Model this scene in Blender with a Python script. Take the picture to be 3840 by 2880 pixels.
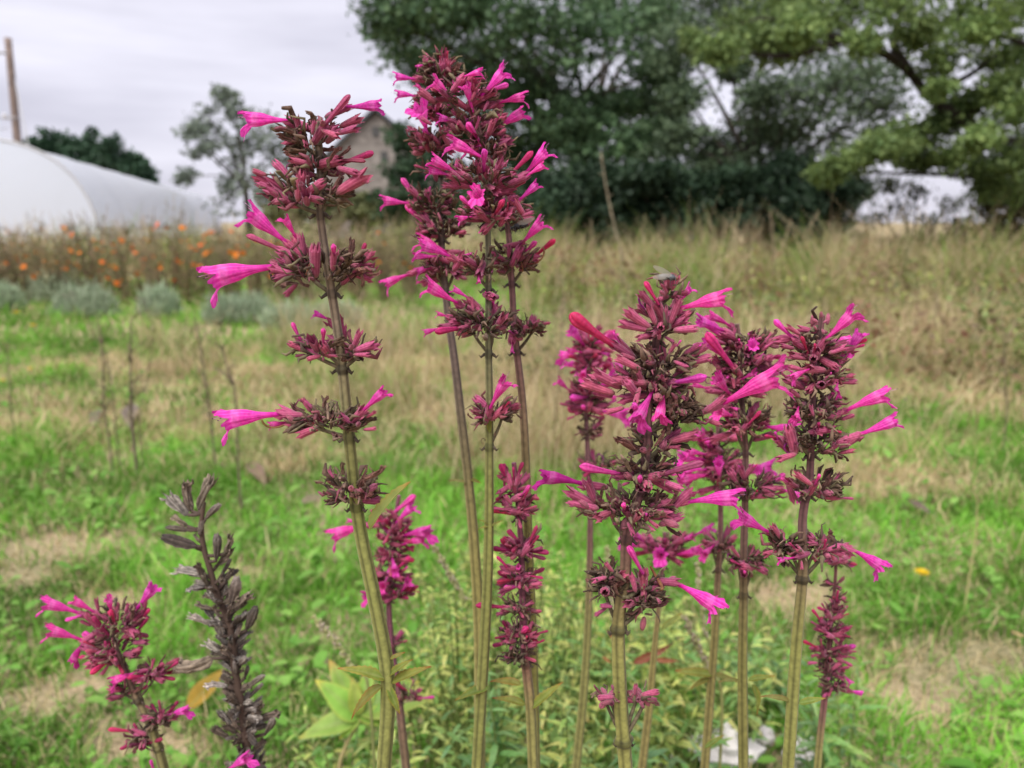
import bpy, math, random
import numpy as np
from mathutils import Vector, Matrix, Quaternion

for o in list(bpy.data.objects):
    bpy.data.objects.remove(o)
random.seed(7)
RNG = np.random.default_rng(7)
SC = bpy.context.scene
COL = SC.collection

# ------------------------------------------------------------------ camera
FPX = 2850.0            # focal length in pixels of a 3840 wide frame
CAM_H = 0.70
PITCH = math.radians(12.0)
cam_d = bpy.data.cameras.new('camera')
cam = bpy.data.objects.new('camera', cam_d)
COL.objects.link(cam)
cam.location = (0, 0, CAM_H)
cam.rotation_euler = (math.pi / 2 - PITCH, 0, 0)
cam_d.sensor_width = 36.0
cam_d.lens = FPX / 3840 * 36.0
cam_d.clip_start = 0.02
cam_d.clip_end = 3000
cam_d.dof.use_dof = True
cam_d.dof.focus_distance = 0.312
cam_d.dof.aperture_fstop = 10.5
cam_d.dof.aperture_blades = 0
SC.camera = cam

# ------------------------------------------------------------------ sky and sun
SUN_EL, SUN_AZ = math.radians(56), math.radians(205)
world = bpy.data.worlds.new('World')
SC.world = world
world.use_nodes = True
nt = world.node_tree
nt.nodes.clear()
w_out = nt.nodes.new('ShaderNodeOutputWorld')
w_bg = nt.nodes.new('ShaderNodeBackground')
w_bg.inputs['Strength'].default_value = 0.050
sky = nt.nodes.new('ShaderNodeTexSky')
sky.sky_type = 'NISHITA'
sky.sun_disc = False
sky.sun_elevation = SUN_EL
sky.sun_rotation = SUN_AZ
tc = nt.nodes.new('ShaderNodeTexCoord')
mp = nt.nodes.new('ShaderNodeMapping')
mp.inputs['Scale'].default_value = (1.1, 1.1, 6.5)
mp.inputs['Rotation'].default_value = (0.12, 0.05, 0.4)
nz = nt.nodes.new('ShaderNodeTexNoise')
nz.inputs['Scale'].default_value = 2.2
nz.inputs['Detail'].default_value = 5
nz.inputs['Roughness'].default_value = 0.5
rmp = nt.nodes.new('ShaderNodeValToRGB')
rmp.color_ramp.elements[0].position = 0.34
rmp.color_ramp.elements[0].color = (4.75, 4.65, 5.45, 1)
rmp.color_ramp.elements[1].position = 0.66
rmp.color_ramp.elements[1].color = (6.85, 6.7, 7.6, 1)
mx = nt.nodes.new('ShaderNodeMix')
mx.data_type = 'RGBA'
mx.inputs[0].default_value = 0.94
L = nt.links.new
L(tc.outputs['Generated'], mp.inputs['Vector'])
L(mp.outputs['Vector'], nz.inputs['Vector'])
L(nz.outputs['Fac'], rmp.inputs['Fac'])
L(sky.outputs['Color'], mx.inputs[6])
L(rmp.outputs['Color'], mx.inputs[7])
L(mx.outputs[2], w_bg.inputs['Color'])
L(w_bg.outputs['Background'], w_out.inputs['Surface'])

sun_d = bpy.data.lights.new('sun', 'SUN')
sun_d.energy = 1.5
sun_d.angle = math.radians(32)
sun_d.color = (1.0, 0.96, 0.9)
sun = bpy.data.objects.new('sun', sun_d)
COL.objects.link(sun)
sd = Vector((math.sin(SUN_AZ) * math.cos(SUN_EL), math.cos(SUN_AZ) * math.cos(SUN_EL), math.sin(SUN_EL)))
sun.rotation_euler = sd.to_track_quat('Z', 'Y').to_euler()
sun.location = (0, 0, 30)

SC.view_settings.view_transform = 'Standard'
SC.view_settings.look = 'None'
SC.view_settings.gamma = 1.0
SC.view_settings.use_curve_mapping = False
SC.view_settings.exposure = 1.55
SC.cycles.max_bounces = 6
SC.cycles.diffuse_bounces = 3
SC.cycles.glossy_bounces = 2
SC.cycles.transmission_bounces = 4
SC.cycles.transparent_max_bounces = 6
SC.cycles.caustics_reflective = False
SC.cycles.caustics_refractive = False

# ------------------------------------------------------------------ pixel helpers (3840 x 2880 frame)
FWD = Vector((0, math.cos(PITCH), -math.sin(PITCH)))
UPV = Vector((0, math.sin(PITCH), math.cos(PITCH)))
CAMP = Vector((0, 0, CAM_H))


def ray(u, v):
    return Vector((1, 0, 0)) * ((u - 1920) / FPX) + UPV * (-(v - 1440) / FPX) + FWD


def at(u, v, Y):
    d = ray(u, v)
    return CAMP + d * (Y / d.y)


def ground(u, v):
    d = ray(u, v)
    return CAMP + d * (-CAM_H / d.z)


S2 = 3840 / 2212.0      # frame of the 2212 wide overview


def at2(x, y, Y):
    return at(x * S2, y * S2, Y)


def g2(x, y):
    return ground(x * S2, y * S2)


# ------------------------------------------------------------------ object helpers
def link(o, parent=None):
    COL.objects.link(o)
    if parent is not None:
        o.parent = parent
    return o


def tag(o, label=None, cat=None, group=None, kind=None):
    if label: o['label'] = label
    if cat: o['category'] = cat
    if group: o['group'] = group
    if kind: o['kind'] = kind
    return o


def empty(name, loc, label=None, cat=None, group=None):
    o = bpy.data.objects.new(name, None)
    o.empty_display_size = 0.02
    o.location = loc
    link(o)
    tag(o, label, cat, group)
    return o


class MB:
    def __init__(s):
        s.v, s.f, s.c, s.m, s.n = [], [], [], [], 0

    def add(s, verts, faces, col, mat=0):
        verts = np.asarray(verts, dtype=float).reshape(-1, 3)
        k = len(verts)
        col = np.asarray(col, dtype=float)
        if col.ndim == 1:
            col = np.tile(col[:3], (k, 1))
        s.v.append(verts)
        s.c.append(col)
        for f in faces:
            s.f.append(tuple(i + s.n for i in f))
            s.m.append(mat)
        s.n += k
        return s

    def mesh(s, name, mats, smooth=True, origin=None):
        me = bpy.data.meshes.new(name)
        V = np.concatenate(s.v)
        C = np.concatenate(s.c)
        if origin is not None:
            V = V - np.array(origin)
        me.from_pydata(V.tolist(), [], s.f)
        ca = me.color_attributes.new('Col', 'FLOAT_COLOR', 'POINT')
        ca.data.foreach_set('color', np.concatenate([C, np.ones((len(C), 1))], 1).ravel())
        for m in mats if isinstance(mats, (list, tuple)) else [mats]:
            me.materials.append(m)
        me.polygons.foreach_set('material_index', s.m)
        if smooth:
            me.polygons.foreach_set('use_smooth', [True] * len(s.f))
        me.update()
        return me

    def build(s, name, mats, parent=None, origin=None, smooth=True):
        me = s.mesh(name, mats, smooth, origin)
        o = bpy.data.objects.new(name, me)
        link(o, parent)
        return o


def big_mesh(name, V, Q, C, mat, smooth=False):
    """fast all-quad mesh"""
    me = bpy.data.meshes.new(name)
    n, m = len(V), len(Q)
    me.vertices.add(n)
    me.vertices.foreach_set('co', np.ascontiguousarray(V, dtype=np.float32).ravel())
    me.loops.add(m * 4)
    me.loops.foreach_set('vertex_index', np.ascontiguousarray(Q, dtype=np.int32).ravel())
    me.polygons.add(m)
    me.polygons.foreach_set('loop_start', np.arange(0, m * 4, 4, dtype=np.int32))
    me.update(calc_edges=True)
    ca = me.color_attributes.new('Col', 'FLOAT_COLOR', 'POINT')
    ca.data.foreach_set('color', np.concatenate([C, np.ones((n, 1))], 1).astype(np.float32).ravel())
    me.materials.append(mat)
    if smooth:
        me.polygons.foreach_set('use_smooth', [True] * m)
    return me


def tube(mb, pts, rad, col, seg=6, mat=0, cap=True, square=0.0, stripes=None):
    """swept tube; rad and col per point; square modulates the section"""
    pts = [Vector(p) for p in pts]
    n = len(pts)
    rad = [rad] * n if np.isscalar(rad) else list(rad)
    cols = np.asarray(col, dtype=float)
    if cols.ndim == 1:
        cols = np.tile(cols, (n, 1))
    V, C = [], []
    t0 = (pts[1] - pts[0]).normalized()
    nrm = t0.orthogonal().normalized()
    if square: nrm = Vector((1, 0.35, 0)).normalized(); nrm = (nrm - t0 * nrm.dot(t0)).normalized()
    for i in range(n):
        a = pts[max(i - 1, 0)]
        b = pts[min(i + 1, n - 1)]
        t = (b - a)
        t = t.normalized() if t.length > 1e-9 else t0
        nrm = (nrm - t * nrm.dot(t))
        nrm = nrm.normalized() if nrm.length > 1e-6 else t.orthogonal().normalized()
        bn = t.cross(nrm)
        for k in range(seg):
            th = 2 * math.pi * k / seg
            r = rad[i] * (1 + square * math.cos(4 * th))
            V.append(pts[i] + nrm * (r * math.cos(th)) + bn * (r * math.sin(th)))
            cc = cols[i]
            if stripes is not None:
                w = stripes[k % len(stripes)]
                cc = cc * w
            C.append(cc)
    F = []
    for i in range(n - 1):
        for k in range(seg):
            F.append((i * seg + k, i * seg + (k + 1) % seg, (i + 1) * seg + (k + 1) % seg, (i + 1) * seg + k))
    if cap:
        F.append(tuple(reversed(range(seg))))
        F.append(tuple((n - 1) * seg + k for k in range(seg)))
    mb.add(V, F, np.array(C), mat)


def spline(pts, n):
    """Catmull-Rom through pts, n samples"""
    P = [Vector(p) for p in pts]
    P = [P[0] * 2 - P[1]] + P + [P[-1] * 2 - P[-2]]
    m = len(P) - 3
    out = []
    for i in range(n):
        t = i / (n - 1) * m
        k = min(int(t), m - 1)
        t -= k
        a, b, c, d = P[k:k + 4]
        out.append(0.5 * ((2 * b) + (c - a) * t + (2 * a - 5 * b + 4 * c - d) * t * t + (3 * b - a - 3 * c + d) * t ** 3))
    return out


def ellipsoid(mb, c, r, col, axes=None, nu=12, nv=8, mat=0):
    V, F = [], []
    c = Vector(c)
    for j in range(nv + 1):
        ph = math.pi * j / nv
        for i in range(nu):
            th = 2 * math.pi * i / nu
            p = Vector((r[0] * math.sin(ph) * math.cos(th), r[1] * math.sin(ph) * math.sin(th), r[2] * math.cos(ph)))
            if axes is not None: p = axes @ p
            V.append(c + p)
    for j in range(nv):
        for i in range(nu):
            F.append((j * nu + i, (j + 1) * nu + i, (j + 1) * nu + (i + 1) % nu, j * nu + (i + 1) % nu))
    mb.add(V, F, col, mat)


def vnoise(x, y, seed=0):
    """smooth value noise, arrays"""
    r = np.random.default_rng(seed + 100).random((64, 64))
    xi, yi = np.floor(x).astype(int), np.floor(y).astype(int)
    fx, fy = x - xi, y - yi
    fx, fy = fx * fx * (3 - 2 * fx), fy * fy * (3 - 2 * fy)
    a, b = r[xi % 64, yi % 64], r[(xi + 1) % 64, yi % 64]
    c, d = r[xi % 64, (yi + 1) % 64], r[(xi + 1) % 64, (yi + 1) % 64]
    return (a * (1 - fx) + b * fx) * (1 - fy) + (c * (1 - fx) + d * fx) * fy


def fbm(x, y, seed=0):
    return 0.55 * vnoise(x, y, seed) + 0.3 * vnoise(x * 2.1, y * 2.1, seed + 1) + 0.15 * vnoise(x * 4.3, y * 4.3, seed + 2)


# ------------------------------------------------------------------ materials
def mat_col(name, rough=0.6, trans=0.3, nscale=300, namt=0.25, bump=0.0, bscale=600, objvar=0.12, hue=0.02, sheen=0.0, spec=0.3):
    m = bpy.data.materials.new(name)
    m.use_nodes = True
    t = m.node_tree
    t.nodes.clear()
    N = t.nodes.new
    out = N('ShaderNodeOutputMaterial')
    at_ = N('ShaderNodeAttribute'); at_.attribute_name = 'Col'
    oi = N('ShaderNodeObjectInfo')
    co = N('ShaderNodeTexCoord')
    no = N('ShaderNodeTexNoise'); no.inputs['Scale'].default_value = nscale; no.inputs['Detail'].default_value = 4
    t.links.new(co.outputs['Object'], no.inputs['Vector'])
    mr = N('ShaderNodeMapRange'); mr.inputs[1].default_value = 0.25; mr.inputs[2].default_value = 0.75
    mr.inputs[3].default_value = 1 - namt; mr.inputs[4].default_value = 1 + namt
    t.links.new(no.outputs['Fac'], mr.inputs[0])
    ov = N('ShaderNodeMapRange'); ov.inputs[3].default_value = 1 - objvar; ov.inputs[4].default_value = 1 + objvar
    t.links.new(oi.outputs['Random'], ov.inputs[0])
    mu = N('ShaderNodeMath'); mu.operation = 'MULTIPLY'
    t.links.new(mr.outputs[0], mu.inputs[0]); t.links.new(ov.outputs[0], mu.inputs[1])
    hs = N('ShaderNodeHueSaturation')
    hv = N('ShaderNodeMath'); hv.operation = 'MULTIPLY'; hv.inputs[1].default_value = 7.31
    fr = N('ShaderNodeMath'); fr.operation = 'FRACT'
    hm = N('ShaderNodeMapRange'); hm.inputs[3].default_value = 0.5 - hue; hm.inputs[4].default_value = 0.5 + hue
    t.links.new(oi.outputs['Random'], hv.inputs[0]); t.links.new(hv.outputs[0], fr.inputs[0]); t.links.new(fr.outputs[0], hm.inputs[0])
    t.links.new(hm.outputs[0], hs.inputs['Hue'])
    t.links.new(mu.outputs[0], hs.inputs['Value'])
    t.links.new(at_.outputs['Color'], hs.inputs['Color'])
    bs = N('ShaderNodeBsdfPrincipled')
    bs.inputs['Roughness'].default_value = rough
    bs.inputs['Specular IOR Level'].default_value = spec
    if sheen:
        bs.inputs['Sheen Weight'].default_value = sheen
        bs.inputs['Sheen Roughness'].default_value = 0.4
    t.links.new(hs.outputs['Color'], bs.inputs['Base Color'])
    if bump:
        bn = N('ShaderNodeBump'); bn.inputs['Strength'].default_value = bump; bn.inputs['Distance'].default_value = 0.001
        n2 = N('ShaderNodeTexNoise'); n2.inputs['Scale'].default_value = bscale; n2.inputs['Detail'].default_value = 3
        t.links.new(co.outputs['Object'], n2.inputs['Vector'])
        t.links.new(n2.outputs['Fac'], bn.inputs['Height'])
        t.links.new(bn.outputs['Normal'], bs.inputs['Normal'])
    if trans > 0:
        tr = N('ShaderNodeBsdfTranslucent')
        t.links.new(hs.outputs['Color'], tr.inputs['Color'])
        ms = N('ShaderNodeMixShader'); ms.inputs[0].default_value = trans
        t.links.new(bs.outputs[0], ms.inputs[1]); t.links.new(tr.outputs[0], ms.inputs[2])
        t.links.new(ms.outputs[0], out.inputs['Surface'])
    else:
        t.links.new(bs.outputs[0], out.inputs['Surface'])
    return m


# unit-length prototypes (flowers, calyces) use object coordinates in lengths, so noise scales are small there
M_PETAL = mat_col('petal', rough=0.55, trans=0.40, nscale=14, namt=0.26, objvar=0.16, hue=0.014, sheen=0.1, bump=0.35, bscale=26, spec=0.25)
M_CALYX = mat_col('calyx', rough=0.75, trans=0.12, nscale=7, namt=0.30, objvar=0.28, hue=0.010, sheen=0.25, bump=0.4, bscale=40)
M_DEAD = mat_col('dry_brown', rough=0.9, trans=0.08, nscale=8, namt=0.55, objvar=0.40, hue=0.012, sheen=0.05, bump=0.6, bscale=30)
M_CORE = mat_col('dry_bract', rough=0.9, trans=0.08, nscale=500, namt=0.5, objvar=0.2, hue=0.01, sheen=0.05)
M_STEM = mat_col('stalk', rough=0.7, trans=0.0, nscale=350, namt=0.28, objvar=0.08, hue=0.012, sheen=0.12, bump=0.3, bscale=900)
M_LEAF = mat_col('leaf', rough=0.5, trans=0.48, nscale=4, namt=0.22, objvar=0.22, hue=0.025, bump=0.3, bscale=14)
M_HERB = mat_col('herb_leaf', rough=0.55, trans=0.35, nscale=60, namt=0.2, objvar=0.12, hue=0.012)
M_GRASS = mat_col('grass', rough=0.5, trans=0.28, nscale=6, namt=0.2, objvar=0.0, hue=0.0)
M_STRAW = mat_col('straw', rough=0.75, trans=0.30, nscale=6, namt=0.2, objvar=0.05, hue=0.0)
M_TREE = mat_col('tree_leaf', rough=0.6, trans=0.30, nscale=1.2, namt=0.35, objvar=0.05, hue=0.0)
M_BARK = mat_col('bark', rough=0.9, trans=0.0, nscale=6, namt=0.4, objvar=0.1, hue=0.0)
M_PLAIN = mat_col('plain', rough=0.5, trans=0.0, nscale=40, namt=0.1, objvar=0.0, hue=0.0, spec=0.5)

# ================================================================== SETTING
# ------------------------------------------------------------------ ground
def ground_material():
    m = bpy.data.materials.new('soil_and_thatch')
    m.use_nodes = True
    t = m.node_tree
    N = t.nodes.new
    bs = t.nodes['Principled BSDF']
    bs.inputs['Roughness'].default_value = 0.95
    bs.inputs['Specular IOR Level'].default_value = 0.1
    co = N('ShaderNodeTexCoord')
    n1 = N('ShaderNodeTexNoise'); n1.inputs['Scale'].default_value = 3.0; n1.inputs['Detail'].default_value = 8
    n2 = N('ShaderNodeTexNoise'); n2.inputs['Scale'].default_value = 90; n2.inputs['Detail'].default_value = 6
    r1 = N('ShaderNodeValToRGB')
    r1.color_ramp.elements[0].position = 0.38; r1.color_ramp.elements[0].color = (0.11, 0.14, 0.04, 1)
    r1.color_ramp.elements[1].position = 0.58; r1.color_ramp.elements[1].color = (0.40, 0.30, 0.18, 1)
    r2 = N('ShaderNodeValToRGB')
    r2.color_ramp.elements[0].position = 0.3; r2.color_ramp.elements[0].color = (0.16, 0.115, 0.075, 1)
    r2.color_ramp.elements[1].position = 0.65; r2.color_ramp.elements[1].color = (0.58, 0.46, 0.31, 1)
    mx_ = N('ShaderNodeMix'); mx_.data_type = 'RGBA'; mx_.inputs[0].default_value = 0.5
    bp = N('ShaderNodeBump'); bp.inputs['Distance'].default_value = 0.01; bp.inputs['Strength'].default_value = 0.8
    l = t.links.new
    l(co.outputs['Object'], n1.inputs['Vector']); l(co.outputs['Object'], n2.inputs['Vector'])
    l(n1.outputs['Fac'], r1.inputs['Fac']); l(n2.outputs['Fac'], r2.inputs['Fac'])
    l(r1.outputs['Color'], mx_.inputs[6]); l(r2.outputs['Color'], mx_.inputs[7])
    l(mx_.outputs[2], bs.inputs['Base Color'])
    l(n2.outputs['Fac'], bp.inputs['Height']); l(bp.outputs['Normal'], bs.inputs['Normal'])
    return m


def ground_z(x, y):
    x, y = np.asarray(x, float), np.asarray(y, float)
    return (fbm(x * 0.9 + 20, y * 0.9 + 7, 3) - 0.5) * 0.06 * np.clip(1.2 - y / 30, 0.0, 1)


def make_ground():
    xs = np.concatenate([[-900, -300, -100, -45], np.linspace(-24, 24, 97), [45, 100, 300, 900]])
    ys = np.concatenate([[-200, -40, -10], np.linspace(-4, 26, 91), [40, 80, 200, 1500]])
    X, Y = np.meshgrid(xs, ys)
    Z = ground_z(X, Y)
    V = np.stack([X, Y, Z], -1).reshape(-1, 3)
    nx = len(xs)
    Q = [(j * nx + i, j * nx + i + 1, (j + 1) * nx + i + 1, (j + 1) * nx + i) for j in range(len(ys) - 1) for i in range(nx - 1)]
    me = big_mesh('ground', V, np.array(Q), np.full((len(V), 3), 0.2), ground_material(), True)
    o = link(bpy.data.objects.new('ground', me))
    tag(o, kind='structure')


make_ground()


def blades(x, y, h, w, bend, col, tipcol, rows=3, zbase=None, lean=None, r=RNG):
    """grass blades; all arrays of equal length -> verts, quads, colours"""
    n = len(x)
    az = r.random(n) * 2 * np.pi
    da = r.random(n) * 2 * np.pi if lean is None else lean
    z0 = ground_z(x, y) if zbase is None else zbase
    V = np.zeros((n, rows + 1, 2, 3)); C = np.zeros((n, rows + 1, 2, 3))
    wx, wy = np.cos(az), np.sin(az)
    for i in range(rows + 1):
        t = i / rows
        px = x + np.cos(da) * bend * h * t ** 2
        py = y + np.sin(da) * bend * h * t ** 2
        pz = z0 - 0.004 + h * t * np.sqrt(np.clip(1 - (bend * t * 0.75) ** 2, 0.08, 1))
        ww = w * (0.55 + 0.9 * t - 1.4 * t * t) if t < 1 else w * 0.05
        for k, sg in enumerate((-1, 1)):
            V[:, i, k, 0] = px + sg * wx * ww
            V[:, i, k, 1] = py + sg * wy * ww
            V[:, i, k, 2] = pz
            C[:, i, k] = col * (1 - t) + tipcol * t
    base = (np.arange(n) * (rows + 1) * 2)[:, None]
    Q = []
    for i in range(rows):
        Q.append(np.concatenate([base + i * 2, base + i * 2 + 1, base + i * 2 + 3, base + i * 2 + 2], 1))
    Q = np.stack(Q, 1).reshape(-1, 4)
    return V.reshape(-1, 3), Q, C.reshape(-1, 3)


# bare / straw patches, in pixels of the overview -> ground points, radius in metres
def _patches(L_):
    return [(g2(x, y).x, g2(x, y).y, rx, ry) for x, y, rx, ry in L_]


BARE = _patches([(110, 1190, .12, .09), (60, 1250, .10, .05), (2040, 1430, .11, .08), (2140, 1400, .08, .06), (1990, 1500, .07, .05), (1710, 1290, .09, .08),
                 (310, 1610, .08, .04), (250, 1300, .08, .05), (520, 1240, .07, .06), (60, 1520, .06, .04), (180, 1480, .05, .03)])
STRAWP = _patches([(330, 860, .55, .8), (450, 930, .5, .5), (900, 880, .6, .9), (850, 800, .7, .9), (1000, 900, .5, .6), (650, 950, .3, .4), (1200, 850, .7, 1.2),
                   (1950, 830, .9, .7), (2000, 760, 1.0, 1.0), (1600, 800, .7, .9), (2150, 820, .7, .6), (620, 830, .6, .8), (1750, 700, 1.4, 1.4), (2100, 700, 1.2, 1.3),
                   (200, 800, .5, .4), (480, 1010, .3, .25), (1900, 1060, .3, .2), (1150, 980, .3, .3), (60, 920, .4, .2)])


def pmask(x, y, P):
    m = np.zeros_like(x)
    for px, py, rx, ry in P:
        m = np.maximum(m, np.exp(-(((x - px) / rx) ** 2 + ((y - py) / ry) ** 2)))
    return m


def wedge(n, y0, y1, slope=0.86, power=1.0, r=RNG):
    y = y0 + (y1 - y0) * r.random(n) ** power
    x = (r.random(n) * 2 - 1) * (y * slope + 0.35)
    return x, y


GREEN_A = np.array([0.135, 0.40, 0.030]); GREEN_B = np.array([0.29, 0.60, 0.075]); GREEN_D = np.array([0.05, 0.12, 0.018])
STRAW_A = np.array([0.50, 0.40, 0.20]); STRAW_B = np.array([0.64, 0.54, 0.32])


def make_lawn():
    Vs, Qs, Cs, off = [], [], [], 0
    def push(V, Q, C):
        nonlocal off
        Vs.append(V); Qs.append(Q + off); Cs.append(C); off += len(V)
    #      n,   y0,  y1,  height,       width,   rows
    for n, y0, y1, h0, h1, w, rows in ((78000, 0.35, 1.5, .025, .075, .0016, 3), (75000, 1.3, 2.6, .03, .085, .0022, 3), (75000, 2.3, 4.6, .03, .10, .0036, 2), (52000, 4.2, 9.5, .04, .13, .0065, 2)):
        x, y = wedge(n, y0, y1, power=0.8)
        tuft = fbm(x * 5.0 + 3, y * 5.0, 11)
        bare = pmask(x, y, BARE)
        keep = RNG.random(n) < np.clip(0.25 + 1.3 * tuft, 0.2, 1) * (1 - 0.74 * np.clip(bare * 1.5, 0, 1))
        x, y, tuft, bare = x[keep], y[keep], tuft[keep], bare[keep]
        m = len(x)
        fld = 0.44 * pmask(x, y, STRAWP) + 0.75 * fbm(x * 3.4 + 9, y * 3.4, 21) - 0.12 + 0.16 * (RNG.random(m) - .5)
        q_ = np.clip((fld - 0.40) / 0.26, 0, 1)
        sp = 0.05 + 0.86 * q_ * q_ * (3 - 2 * q_) + 0.75 * np.clip(bare * 1.4, 0, 1)
        straw = RNG.random(m) < np.clip(sp, 0.0, 0.92)
        h = (h0 + (h1 - h0) * RNG.random(m) ** 1.5 * (0.25 + 1.0 * tuft + 2.6 * np.clip(tuft - .56, 0, 1)))
        h = np.where(straw, h * np.where(bare > .35, .5, 1.0), h)
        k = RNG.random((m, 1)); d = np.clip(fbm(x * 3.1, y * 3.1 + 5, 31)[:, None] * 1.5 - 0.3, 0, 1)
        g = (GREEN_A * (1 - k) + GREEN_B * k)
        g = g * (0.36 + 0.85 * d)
        s = STRAW_A * (1 - k) + STRAW_B * k
        c = np.where(straw[:, None], s, g)
        tipc = np.where((RNG.random(m) < 0.12)[:, None], STRAW_A, c * 1.15)
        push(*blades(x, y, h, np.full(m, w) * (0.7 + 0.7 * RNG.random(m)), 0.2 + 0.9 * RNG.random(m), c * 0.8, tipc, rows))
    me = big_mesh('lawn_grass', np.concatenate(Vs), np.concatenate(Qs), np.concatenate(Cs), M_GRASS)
    o = link(bpy.data.objects.new('lawn_grass', me))
    tag(o, 'short green lawn grass mixed with dry straw coloured blades', 'grass', kind='stuff')


def make_clover():
    """small broad weed leaves between the blades"""
    n = 24000
    x, y = wedge(n, 0.45, 3.4, power=0.9)
    keep = (RNG.random(n) < np.clip(fbm(x * 4 + 1, y * 4 + 4, 41) * 2.2 - 0.55, 0, 1)) & (pmask(x, y, BARE) < 0.4)
    x, y = x[keep], y[keep]
    m = len(x)
    z = ground_z(x, y) + 0.008 + 0.03 * RNG.random(m)
    az = RNG.random(m) * 2 * np.pi
    s = 0.006 + 0.018 * RNG.random(m) ** 3
    tl = (RNG.random(m) - 0.35) * 0.9
    ax, ay = np.cos(az), np.sin(az)
    V = np.zeros((m, 6, 3))
    prof = [(0, 0), (0.5, 0.42), (1.15, 0.40), (1.6, 0), (1.15, -0.40), (0.5, -0.42)]
    for i, (a, b) in enumerate(prof):
        V[:, i, 0] = x + s * (a * ax - b * ay); V[:, i, 1] = y + s * (a * ay + b * ax)
        V[:, i, 2] = z + s * a * tl + s * abs(b) * 0.35
    base = (np.arange(m) * 6)[:, None]
    Q = np.concatenate([base + np.array([[0, 1, 2, 3]]), base + np.array([[0, 3, 4, 5]])], 0)
    k = RNG.random((m, 1))
    c = np.array([0.11, 0.29, 0.035]) * (1 - k) + np.array([0.25, 0.44, 0.09]) * k
    C = np.repeat(c, 6, 0)
    me = big_mesh('clover_leaves', V.reshape(-1, 3), Q, C, M_GRASS)
    tag(link(bpy.data.objects.new('clover_leaves', me)), 'small broad clover and weed leaves growing among the lawn grass', 'weeds', kind='stuff')


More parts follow.
